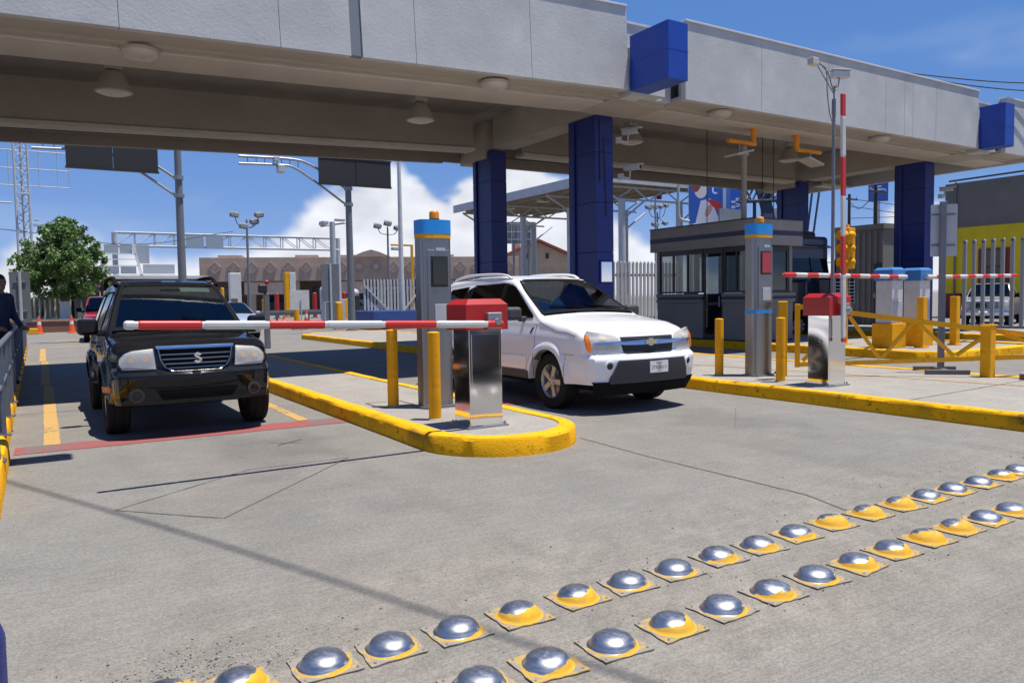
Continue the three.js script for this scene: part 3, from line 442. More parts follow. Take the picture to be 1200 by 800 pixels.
// blue capped barriers on the booth island
{
  const where = ['left of two, its arm pointing left', 'right of two, its arm pointing right'];
  [[16.62, -1], [17.72, 1]].forEach(([x, s], i) => {
    const t = thing('barrier_gate', `white barrier with blue cap and yellow plinth, ${where[i]}`, 'barrier', [x, .165, -10.42], 0, 'blue capped barriers');
    obj('plinth', box(.54, .56, .50, 0, 0, 0, .012), mat.yellow, t); obj('cabinet', box(.42, 1.0, .40, 0, .561, 0, .012), mat.white, t); obj('door_panel', box(.34, .42, .012, 0, .64, .205, .003), mat.paleSteel, t); obj('cap', capGeo(.48, .46, 1.53, 1.83, 0, 0, .055), mat.skyBlue, t);
    const a = s < 0 ? [-4.05, .12] : [-.15, 3.95], y = (q) => 1.61 + .010 * Math.abs(q), cuts = []; const n = 12; for (let k = 0; k < n; k++) cuts.push([lerp(a[0], a[1], k / n), lerp(a[0], a[1], (k + 1) / n), s < 0 ? k % 2 === 0 && k < 11 : k % 2 === 1]);
    const seg = (r) => (p, q) => rod([p, y(p), .32], [q, y(q), .32], r, 12), ar = obj('arm', seg(.035)(...a), mat.whiteTape, t); stripes(ar, cuts, seg(.047)); obj('hub', [box(.12, .14, .09, 0, 1.54, .275, .01)], mat.steel, t);
  });
}
{ // signal head on its yellow pole
  const t = thing('traffic_signal', 'yellow traffic signal head seen from the side on a yellow pole', 'traffic light', [17.0, .165, -11.8]);
  obj('pole', cyl(.055, .055, 1.9, 0, 0, 0, 14), mat.yellow, t); obj('base', box(.26, .02, .26), mat.yellow, t); const h = obj('housing', box(.28, 1.0, .24, .06, 1.86, 0, .02), mat.yellow, t);
  for (const y of [2.02, 2.35, 2.67]) { const v = obj('visor', at(new THREE.CylinderGeometry(.12, .12, .18, 18, 1, true, 0, Math.PI * 1.35), -.15, y, 0, 0, -.35, Math.PI / 2), mat.yellow, h); obj('back_dome', at(new THREE.SphereGeometry(.105, 14, 10), .02, y, .13), mat.yellow, h); }
  obj('top_beacon', [cyl(.05, .03, .09, .06, 2.86, 0)], mat.amberLens, t);
}
// ------------------------------------------------------------------ booth
const tinted = M('tinted window glass', [.42, .45, .47], .03, { transmission: 1, thickness: 0, ior: 1.5 });
const clearGlass = M('clear glass', [.86, .89, .9], .02, { transmission: 1, thickness: 0, ior: 1.5 });
{
  const t = thing('booth', 'dark grey toll booth with tinted windows and deep flat roof band', 'booth');
  const wall = M('grey booth paint', [.30, .285, .265], .6, { map: blotch, metres: true }), frame = M('black window frame', [.022, .022, .024], .4), stripe = M('navy stripe', [.03, .035, .085], .5), roofM = M('grey roof band', [.38, .355, .33], .75, { map: blotch, metres: true });
  const X0 = 16.12, X1 = 17.75, Z1 = -13.95, Z0 = -17.6, S = 1.47;
  const rb = () => 2.76;
  const slab4 = (x0, x1, z0, z1, a, b) => { const g = ext(x0, x1, 0, 1, z0, z1), p = g.attributes.position; for (let i = 0; i < p.count; i++) { const z = p.getZ(i); p.setY(i, (p.getY(i) > .5 ? b : a) + rb(z)); } g.computeVertexNormals(); return g; };
  obj('roof', slab4(16.0, 17.95, -17.78, -13.79, -.02, .65), roofM, t); const st = obj('roof_stripe', slab4(15.996, 17.954, -17.784, -13.786, .24, .37), stripe, t); obj('roof_edge', slab4(15.98, 17.97, -17.80, -13.77, .652, .68), mat.blackMetal, t);
  obj('floor', ext(X0, X1, .166, .2, Z0, Z1), mat.blackMetal, t);
  for (const [a, b, n] of [[Z0, -15.72, 'rear'], [-14.98, Z1, 'front']]) { obj('wall', ext(X0, X0 + .09, .17, S - .25, a, b), wall, t); obj('sill_band', ext(X0 - .05, X0 + .10, S - .248, S - .17, a, b), wall, t); obj('sill_stripe', ext(X0 - .02, X0 + .09, S - .168, S - .09, a, b), stripe, t); obj('sill', ext(X0 - .06, X0 + .11, S - .088, S, a, b, .008), wall, t); }
  obj('wall', ext(X0 + .092, X1, .17, S - .25, Z1 - .09, Z1), wall, t); obj('sill_band', ext(X0 + .101, X1 + .05, S - .248, S - .17, Z1 - .10, Z1 + .05), wall, t); obj('sill_stripe', ext(X0 + .092, X1 + .02, S - .168, S - .09, Z1 - .09, Z1 + .02), stripe, t); obj('sill', ext(X0 + .112, X1 + .06, S - .088, S, Z1 - .1, Z1 + .06, .008), wall, t);
  obj('wall', ext(X1 - .09, X1, .17, S, Z0 + .09, Z1 - .092), wall, t); obj('wall', ext(X0 + .092, X1, .17, S, Z0, Z0 + .088), wall, t);
  for (const [x, z, ww] of [[X0, Z1 - .10, .10], [X1 - .12, Z1 - .12, .12], [X0, Z0, .12], [X1 - .1, Z0, .1]]) obj('corner_post', ext(x, x + ww, S, rb(z) - .0, z, z + .10), wall, t);
  obj('counter', ext(X0 + .12, X0 + .6, .95, 1.0, Z0 + .2, -15.8), mat.greySteel, t); obj('chair_back', box(.45, .6, .1, 16.9, .9, -14.6, .04), mat.black, t); obj('monitor', [box(.06, .36, .5, 16.5, 1.15, -16.6, .01), box(.05, .2, .05, 16.5, .99, -16.6)], mat.blackMetal, t);
  const win = (z0, z1, panes) => { const y0 = S + .02, y1 = rb(z0) - .04, w = obj('window', [ext(X0 + .02, X0 + .07, y0, y0 + .05, z0, z1), ext(X0 + .02, X0 + .07, y1 - .12, y1, z0, z1), ...Array.from({ length: panes + 1 }, (_, i) => { const z = lerp(z0 + .03, z1 - .03, i / panes); return ext(X0 + .022, X0 + .068, y0 + .05, y1 - .12, z - .03, z + .03); })], frame, t); for (let i = 0; i < panes; i++) obj('pane', ext(X0 + .042, X0 + .048, y0 + .05, y1 - .12, lerp(z0 + .06, z1, i / panes), lerp(z0, z1 - .06, (i + 1) / panes)), tinted, w); };
  win(-17.55, -15.74, 3); win(-14.96, Z1 - .12, 2);
  const d = obj('door', [ext(X0 + .02, X0 + .06, .22, rb(-15.7) - .05, -15.71, -15.65), ext(X0 + .02, X0 + .06, .22, rb(-15.7) - .05, -15.05, -14.99), ext(X0 + .02, X0 + .06, .22, .34, -15.65, -15.05), ext(X0 + .02, X0 + .06, rb(-15.7) - .18, rb(-15.7) - .05, -15.65, -15.05), ext(X0 + .02, X0 + .06, 1.15, 1.22, -15.65, -15.05)], frame, t); obj('pane', ext(X0 + .036, X0 + .042, 1.22, rb(-15.7) - .18, -15.65, -15.05), tinted, d); obj('pane', ext(X0 + .036, X0 + .042, .34, 1.15, -15.65, -15.05), tinted, d); obj('handle', rod([X0 - .01, 1.1, -15.1], [X0 - .01, 1.4, -15.1], .015), mat.steel, d);
  const fw = obj('window', [ext(16.24, 17.6, S + .02, S + .07, Z1 - .07, Z1 - .02), ext(16.24, 17.6, 2.60, 2.72, Z1 - .07, Z1 - .02), ...[16.26, 16.85, 17.56].map((x) => ext(x - .03, x + .03, S + .07, 2.60, Z1 - .068, Z1 - .022))], frame, t); for (const [a, b] of [[16.29, 16.82], [16.88, 17.53]]) obj('pane', ext(a, b, S + .07, 2.60, Z1 - .048, Z1 - .042), tinted, fw);
  const bw = obj('window', [ext(X1 - .07, X1 - .02, 2.60, 2.72, Z0 + .12, Z1 - .14), ...[0, .33, .66, 1].map((k) => { const z = lerp(Z0 + .15, Z1 - .17, k); return ext(X1 - .068, X1 - .022, S + .02, 2.60, z - .03, z + .03); })], frame, t); obj('pane', ext(X1 - .048, X1 - .042, S + .02, 2.60, Z0 + .15, Z1 - .17), clearGlass, bw);
  obj('lamp_tube', [box(.06, .05, 1.2, 16.9, 2.66, -15.2)], mat.white, t);
}

// ------------------------------------------------------------------ vehicles
// A car is a shell of cross sections along its length (z forward, front axle at z = 0); windows, lamps and trim are patches that follow the same surface.
const polyline = (l) => (z) => { if (z <= l[0][0]) return l[0][1]; for (let i = 1; i < l.length; i++) if (z <= l[i][0]) return lerp(l[i - 1][1], l[i][1], (z - l[i - 1][0]) / (l[i][0] - l[i - 1][0])); return l.at(-1)[1]; };
const soft = (l, r) => { const f = polyline([...l].sort((a, b) => a[0] - b[0])); return (z) => { let s = 0; for (let k = -4; k <= 4; k++) s += f(z + k * r / 4); return s / 9; }; };
const inside = (p, x, y) => { let c = false; for (let i = 0, j = p.length - 1; i < p.length; j = i++) if ((p[i][1] > y) !== (p[j][1] > y) && x < (p[j][0] - p[i][0]) * (y - p[i][1]) / (p[j][1] - p[i][1]) + p[i][0]) c = !c; return c; };
const shrink = (p, d) => { const n = p.length, o = []; const cx = p.reduce((a, q) => a + q[0], 0) / n, cy = p.reduce((a, q) => a + q[1], 0) / n; for (const q of p) { const l = Math.hypot(q[0] - cx, q[1] - cy); o.push([q[0] - (q[0] - cx) / l * d * 1.3, q[1] - (q[1] - cy) / l * d * 1.3]); } return o; };
function solidGrid(nu, nv, outer, inner) {
  const pos = [], idx = [], st = nu + 1; for (const f of [outer, inner]) for (let j = 0; j <= nv; j++) for (let i = 0; i <= nu; i++) pos.push(...f(i / nu, j / nv));
  const o = st * (nv + 1), q = (a, b, c, d) => idx.push(a, b, c, a, c, d);
  for (let j = 0; j < nv; j++) for (let i = 0; i < nu; i++) { const a = j * st + i; q(a, a + 1, a + st + 1, a + st); q(o + a, o + a + st, o + a + st + 1, o + a + 1); }
  for (let i = 0; i < nu; i++) { q(i + 1, i, o + i, o + i + 1); const b = nv * st + i; q(b, b + 1, o + b + 1, o + b); } for (let j = 0; j < nv; j++) { const a = j * st; q(a, a + st, o + a + st, o + a); const b = a + nu; q(b + st, b, o + b, o + b + st); }
  const g = new THREE.BufferGeometry(); g.setAttribute('position', new THREE.Float32BufferAttribute(pos, 3)); g.setIndex(idx); return toCreasedNormals(g, .7);
}
function patch(poly, map, e, d = .015, nu = 12, nv = 12) { // any outline that each horizontal line cuts once
  const ys = poly.map((p) => p[1]), y0 = Math.min(...ys), y1 = Math.max(...ys), span = (y) => { const c = []; y = clamp(y, y0 + 1e-4, y1 - 1e-4); for (let i = 0; i < poly.length; i++) { const a = poly[i], b = poly[(i + 1) % poly.length]; if ((a[1] <= y) !== (b[1] <= y)) c.push(a[0] + (b[0] - a[0]) * (y - a[1]) / (b[1] - a[1])); } return [Math.min(...c), Math.max(...c)]; };
  const f = (k) => (u, v) => { const y = lerp(y0, y1, v), [a, b] = span(y); return map(lerp(a, b, u), y, k); }; return solidGrid(nu, nv, f(e), f(e - d));
}
function ring(poly, map, w, e, d = .012) { const q = shrink(poly, w), n = poly.length, gs = []; for (let i = 0; i < n; i++) { const a = poly[i], b = poly[(i + 1) % n], c = q[(i + 1) % n], o = q[i]; const f = (k) => (u, v) => map(lerp(lerp(a[0], b[0], u), lerp(o[0], c[0], u), v), lerp(lerp(a[1], b[1], u), lerp(o[1], c[1], u), v), k); gs.push(solidGrid(8, 1, f(e), f(e - d))); } return join(gs); }

function carShell(S) {
  const top = soft(S.top, S.soft ?? .05), belt = soft(S.belt, .1), fp = soft(S.fprof, .012), rp = soft(S.rprof ?? [[0, 0], [2, 0]], .02), crownAt = soft(S.crown, .1), rcAt = soft(S.rc, .05);
  const plan = (z) => { const f = clamp((z - (S.zf - .9)) / .9, 0, 1), r = clamp(((S.zr + .7) - z) / .7, 0, 1), cf = clamp((z - (S.zf - .14)) / .14, 0, 1), cr = clamp(((S.zr + .12) - z) / .12, 0, 1); return 1 - S.pf * Math.pow(f, 2.2) - .05 * r * r - .05 * cf * cf - .05 * cr * cr; };
  const flare = (y, z) => { let s = 0; for (const za of S.axles) { const r = Math.hypot(z - za, y - S.rw * .97), d = r - S.ra; s = Math.max(s, S.flare * Math.exp(-Math.pow(Math.max(0, d - .05) / .05, 2)) * sstep(.95, .75, y)); } return s; };
  const hw = (y, z) => { const lo = clamp((S.ymid - y) / (S.ymid - .2), 0, 1), b = belt(z), up = Math.max(0, y - b); return S.W * plan(z) - S.tuck * lo * lo - S.tumble * up - (S.curve ?? .25) * up * up * .3 - S.shoulder * sstep(b - .22, b + .03, y) + flare(y, z); };
  const bot = (z) => { let y = S.sill; if (z > S.zf - .55) y = lerp(y, S.chin, sstep(S.zf - .55, S.zf - .1, z)); if (z < S.zr + .5) y = lerp(y, S.chin, sstep(S.zr + .5, S.zr + .1, z)); for (const za of S.axles) { const d = Math.abs(z - za); if (d < S.ra) y = Math.max(y, S.rw * .97 + Math.sqrt(S.ra * S.ra - d * d)); } return y; };
  const deform = (x, y, z) => { const a = sstep(S.zf - .8, S.zf, z), b = sstep(S.zf - .28, S.zf - .02, z), k = x / S.W, r = sstep(S.zr + .5, S.zr, z); return [x, y, z - a * (S.Fb * k * k + S.Fb * .8 * Math.pow(Math.abs(k), 6)) + b * fp(y) + r * (S.Rb ?? .08) * k * k + sstep(S.zr + .28, S.zr, z) * -rp(y)]; };
  const topY = (x, z) => top(z) - crownAt(z) * Math.pow(x / S.W, 2);
  const kit = { S, hw, bot, top, topY, deform, frontZ: (x, y) => deform(x, y, S.zf)[2], rearZ: (x, y) => deform(x, y, S.zr)[2] };
  kit.front = (x, y, e) => [x, y, kit.frontZ(x, y) + e]; kit.rear = (x, y, e) => [x, y, kit.rearZ(x, y) - e];
  kit.side = (s) => (z, y, e) => { const q = deform(s * (hw(y, z) + e), y, z); return q; };
  kit.cap = (x, z, e) => { const dz = .02, sl = (top(z + dz) - top(z - dz)) / (2 * dz), n = 1 / Math.hypot(1, sl); return [x, topY(x, z) + e * n, z - sl * n * e]; };
  kit.wsHalf = (z) => hw(top(z) - .06, z) - rcAt(z) * .75;
  kit.build = (inset = 0, zr = [S.zr, S.zf], yMin = null) => {
    const N = Math.round((zr[1] - zr[0]) / .035), NB = 4, NS = 34, NC = 6, NT = 10, rows = [], zone = [];
    for (let i = 0; i <= N; i++) {
      const z = lerp(zr[0], zr[1], i / N), yb = yMin ?? bot(z), rc = rcAt(z), tE = Math.max(top(z) - inset, yb + .02), side = [];
      const yS = Math.max(yb + .01, tE - rc * .8 - crownAt(z) * .8), w = (y) => hw(y, z) - inset;
      for (let k = 0; k < NB; k++) side.push([w(yb) * k / NB, yb, 0]);
      for (let k = 0; k <= NS; k++) { const y = lerp(yb, yS, k / NS); side.push([w(y), y, 1]); }
      const wS = w(yS), xE = wS - rc, yE = Math.min(topY(xE, z) - inset, tE), x1 = xE;
      for (let k = 1; k <= NC; k++) { const a = k / NC * Math.PI / 2; side.push([lerp(wS, x1, 1 - Math.cos(a)), lerp(yS, Math.max(yE, yS), Math.sin(a)), 2]); }
      for (let k = 1; k <= NT; k++) { const x = x1 * (1 - k / NT); side.push([x, Math.max(yS, topY(x, z) - inset), 3]); }
      rows.push({ z, side });
    }
    const m = rows[0].side.length, pos = [], idx = [], q = (a, b, c, d) => idx.push(a, b, c, a, c, d);
    for (const s of [1, -1]) {
      const o = pos.length / 3; for (const { z, side } of rows) for (const [x, y] of side) pos.push(...deform(s * x, y, z));
      for (let i = 0; i < N; i++) for (let k = 0; k < m - 1; k++) {
        const A = rows[i].side[k], B = rows[i + 1].side[k + 1], z = (rows[i].z + rows[i + 1].z) / 2, y = (A[1] + B[1]) / 2, x = (A[0] + B[0]) / 2, zn = A[2];
        if ((zn === 1 || zn === 2) && S.sideHoles.some((h) => inside(h, z, y))) continue;
        if (zn >= 2 && S.topHoles.some((h) => z > h[0] && z < h[1] && x < kit.wsHalf(z) - .035)) continue;
        const a = o + i * m + k; s > 0 ? q(a, a + 1, a + m + 1, a + m) : q(a, a + m, a + m + 1, a + 1);
      }
    }
    if (yMin === null) for (const e of [0, N]) { // close both ends with a grid that takes the same deformation
      const side = rows[e].side, z = rows[e].z, K = 24, o = pos.length / 3; side.forEach(([x, y]) => { for (let j = 0; j <= K; j++) pos.push(...deform(lerp(-x, x, j / K), y, z)); });
      for (let k = NB; k < m - 1; k++) for (let j = 0; j < K; j++) { const a = o + k * (K + 1) + j; e ? q(a, a + 1, a + K + 2, a + K + 1) : q(a, a + K + 1, a + K + 2, a + 1); }
    }
    const g = new THREE.BufferGeometry(); g.setAttribute('position', new THREE.Float32BufferAttribute(pos, 3)); g.setIndex(idx); return toCreasedNormals(mergeVertices(g, 1e-4), .62);
  };
  return kit;
}
const carMat = {
  tyre: M('tyre rubber', [.022, .021, .020], .85, { specularIntensity: .3 }), trim: M('black trim', [.010, .010, .011], .8, { specularIntensity: .15 }), plastic: M('charcoal bumper plastic', [.052, .052, .055], .6), liner: M('dark cabin lining', [.045, .043, .042], .85), seat: M('grey seat cloth', [.09, .088, .085], .9),
  darkChrome: M('dull chrome', [.30, .30, .31], .25, { metalness: 1 }), chrome: M('chrome', [.86, .86, .87], .07, { metalness: 1 }), alloy: M('dusty alloy', [.50, .49, .47], .38, { metalness: .85 }), lens: M('clear lamp lens', [.93, .93, .92], .05, { transmission: .9, thickness: 0, ior: 1.45 }), reflector: M('aged lamp reflector', [.86, .81, .72], .35, { metalness: .25 }), bulb: M('lamp bulb', [.90, .66, .38], .3), amber: M('amber lens', [.75, .20, .012], .2), glass: M('car glass', [.52, .57, .56], .02, { transmission: 1, thickness: 0, ior: 1.52 }), privacy: M('privacy glass', [.07, .075, .08], .03, { transmission: 1, thickness: 0, ior: 1.52 }), mesh: M('grille mesh', [.035, .035, .038], .55, { metalness: .3 }), redLens: M('red lens', [.4, .01, .012], .2),
};
function wheelGeo(r, w, spokes, rr) {
  const tyre = lathe([[rr - .005, -w * .42], [rr + .02, -w * .5], [r - .05, -w * .52], [r - .018, -w * .48], [r - .004, -w * .40], [r - .004, -w * .2], [r - .010, -w * .19], [r - .010, -w * .17], [r, -w * .16], [r, w * .16], [r - .010, w * .17], [r - .010, w * .19], [r - .004, w * .2], [r - .004, w * .40], [r - .018, w * .48], [r - .05, w * .52], [rr + .02, w * .5], [rr - .005, w * .42]], 48);
  const rim = [lathe([[rr - .03, -w * .36], [rr - .035, w * .2], [rr - .012, w * .40], [rr + .004, w * .44], [rr + .006, w * .40], [rr, -w * .4]], 40), lathe([[.0001, w * .05], [rr - .04, w * .02]], 24)];
  for (let k = 0; k < spokes; k++) { const s = new THREE.Shape(); const a = .022, b = .034; s.moveTo(.03, -a); s.lineTo(rr - .02, -b); s.lineTo(rr - .02, b); s.lineTo(.03, a); s.closePath(); const g = new THREE.ExtrudeGeometry(s, { depth: .022, bevelEnabled: true, bevelSize: .008, bevelThickness: .008, bevelSegments: 2 }); g.rotateZ(k / spokes * Math.PI * 2 + .3); g.rotateX(-Math.PI / 2); g.translate(0, w * .25, 0); rim.push(g); }
  rim.push(lathe([[.075, w * .26], [.07, w * .36], [.05, w * .385], [.0001, w * .39]], 20)); for (let k = 0; k < 5; k++) rim.push(cyl(.011, .011, .02, .055 * Math.cos(k * 1.2566), w * .36, .055 * Math.sin(k * 1.2566), 8));
  const brake = lathe([[.0001, -w * .05], [rr - .06, -w * .05], [rr - .06, -w * .12]], 24);
  for (const g of [tyre, brake, ...rim]) g.rotateZ(-Math.PI / 2); return { tyre, rim: join(rim), brake };
}
function buildCar(o, S, opt) {
  const t = thing(o.name, o.label, o.category, o.pos, o.turn ?? 0), paint = opt.paint;
  S.sideHoles = opt.sideWin.map((w) => shrink(w.poly, .03)); S.topHoles = opt.hollow === false ? [] : [[opt.ws[0] + .045, opt.ws[1] - .045].sort((a, b) => a - b), [opt.ws[1] + .045, opt.ws[0] - .045].sort((a, b) => a - b)]; if (opt.rw) S.topHoles.push([Math.min(...opt.rw) + .04, Math.max(...opt.rw) - .04]); if (opt.hollow === false) S.sideHoles = [];
  const k = carShell(S), body = obj('body', k.build(), paint, t); t.userData.kit = undefined;
  if (opt.hollow !== false) obj('cabin_lining', k.build(.035, opt.cabin, .62), carMat.liner, t);
  const [wb, wt] = opt.ws, wsGrid = (a, b, inset, e, d, f0 = 0, f1 = 1, u0 = -1, u1 = 1) => solidGrid(16, 12, ...[e, e - d].map((ee) => (u, v) => { const z = lerp(a, b, lerp(f0, f1, v)), x = lerp(u0, u1, u) * (k.wsHalf(z) - inset); return k.cap(x, z, ee); }));
  const w = obj('windshield', wsGrid(wb, wt, 0, .004, .006), opt.frontGlass ?? carMat.glass, t);
  obj('windshield_seal', [wsGrid(wb, wt, -.005, .007, .006, 0, .07), wsGrid(wb, wt, -.005, .007, .006, .955, 1), wsGrid(wb, wt, -.005, .007, .006, 0, 1, -1, -.945), wsGrid(wb, wt, -.005, .007, .006, 0, 1, .945, 1)], carMat.trim, w);
  if (opt.rw) obj('rear_window', wsGrid(opt.rw[0], opt.rw[1], .03, .004, .006), carMat.privacy, t);
  for (const s of [1, -1]) for (const q of opt.sideWin) { const g = obj('side_window', patch(q.poly, k.side(s), .003, .006, 14, 10), q.glass ?? carMat.privacy, t); obj('window_seal', ring(q.poly, k.side(s), q.seal ?? .028, .007), carMat.trim, g); }
  const { tyre, rim, brake } = wheelGeo(S.rw, opt.tyreW ?? .22, opt.spokes ?? 5, opt.rimR);
  for (const za of S.axles) for (const s of [1, -1]) { const g = new THREE.Group(); g.name = 'wheel'; g.position.set(s * opt.track, S.rw - .004, za); g.rotation.y = s > 0 ? 0 : Math.PI; t.add(g); obj('tyre', tyre, carMat.tyre, g); obj('rim', rim, opt.rimMat ?? carMat.alloy, g); obj('brake_disc', brake, carMat.plastic, g); }
  for (const za of S.axles) obj('wheel_well', at(new THREE.CylinderGeometry(S.ra - .012, S.ra - .012, S.W * 1.80, 28, 1, true, 0, Math.PI), 0, S.rw * .97, za, 0, 0, Math.PI / 2), carMat.trim, t);
  obj('underbody', ext(-S.W * .78, S.W * .78, S.sill - .08, S.sill + .12, S.zr + .25, S.zf - .3), carMat.trim, t);
  if (opt.hoodSeam) for (const s of [1, -1]) { const pts = []; for (let i = 0; i <= 14; i++) { const z = lerp(opt.hoodSeam[0], opt.hoodSeam[1], i / 14), y = k.top(z) - .8 * (polyline([...S.rc].sort((a, b) => a[0] - b[0]))(z) + .035); pts.push(k.side(s)(z, y, .0005)); } obj('bonnet_gap', tube(pts, .0035, 40, 5), carMat.trim, t); }
  for (const q of opt.seams ?? []) for (const s of [1, -1]) obj('door_gap', patch(q, k.side(s), .0015, .004, 2, 14), carMat.trim, t);
  for (const [z, y] of opt.handles ?? []) for (const s of [1, -1]) obj('door_handle', patch([[z - .09, y - .014], [z + .09, y - .014], [z + .09, y + .018], [z - .09, y + .022]], k.side(s), .03, .03, 6, 4), opt.handleMat ?? paint, t);
  if (opt.seats !== false && opt.hollow !== false) {
    const zs = opt.ws[0] > opt.ws[1] ? opt.ws[1] : opt.ws[0];
    for (const s of [.37, -.37]) { const q = obj('seat', [at(box(.5, .62, .14, 0, 0, 0, .05), s, .82, zs - .52, -.2), box(.5, .16, .5, s, .66, zs - .25, .05)], carMat.seat, t); obj('headrest', box(.26, .17, .1, s, 1.42, zs - .66, .04), carMat.seat, q); }
    obj('rear_seat', at(box(1.25, .6, .14, 0, 0, 0, .05), 0, .8, zs - 1.42, -.2), carMat.seat, t); obj('dashboard', box(S.W * 1.62, .22, .5, 0, k.top(opt.ws[0]) - .27, opt.ws[0] - .28, .06), carMat.liner, t);
    const st = obj('steering_wheel', at(new THREE.TorusGeometry(.18, .017, 8, 28), .37, k.top(opt.ws[0]) - .03, opt.ws[0] - .56, -.45), carMat.trim, t); obj('steering_spoke', at(box(.33, .05, .02, 0, -.025, 0), .37, k.top(opt.ws[0]) - .03, opt.ws[0] - .56, -.45), carMat.plastic, st);
    obj('rear_view_mirror', box(.24, .07, .03, 0, k.top(opt.ws[1]) - .14, opt.ws[1] + .12, .012), carMat.trim, t);
  }
  return { t, k, body };
}
const mirrorX = (p) => p.map(([x, y]) => [-x, y]);
const disc = (cx, cy, r, n = 20) => Array.from({ length: n }, (_, i) => [cx + r * Math.cos(i / n * 6.2832), cy + r * Math.sin(i / n * 6.2832)]);
function lamp(parent, k, poly, name = 'headlight', parts = []) {
  for (const s of [1, -1]) { const p = s > 0 ? poly : mirrorX(poly), h = obj(name, patch(shrink(p, .006), k.front, .004, .02, 12, 10), carMat.reflector, parent); for (const [x, y, r] of parts) { obj('lamp_bowl', patch(disc(s * x, y, r), k.front, .009, .008, 10, 10), carMat.reflector, h); obj('bulb', patch(disc(s * x, y, r * .5), k.front, .014, .008, 8, 8), carMat.bulb, h); } obj('lens', patch(p, k.front, .022, .008, 14, 12), carMat.lens, h); }
}
function sideMirror(parent, k, z, y, m, w = .2, h = .17) { for (const s of [1, -1]) { const x = k.hw(y - .05, z); const a = obj('side_mirror', [at(new RoundedBoxGeometry(w, h, .13, 4, .05), s * (x + .07 + w / 2), y + .03, z), at(box(.12, .07, .07, 0, -.03, 0, .02), s * (x + .04), y - .05, z)], m, parent); obj('glass', box(w * .8, h * .72, .006, s * (x + .07 + w / 2), y + .03 - h * .36, z - .067), carMat.chrome, a); } }

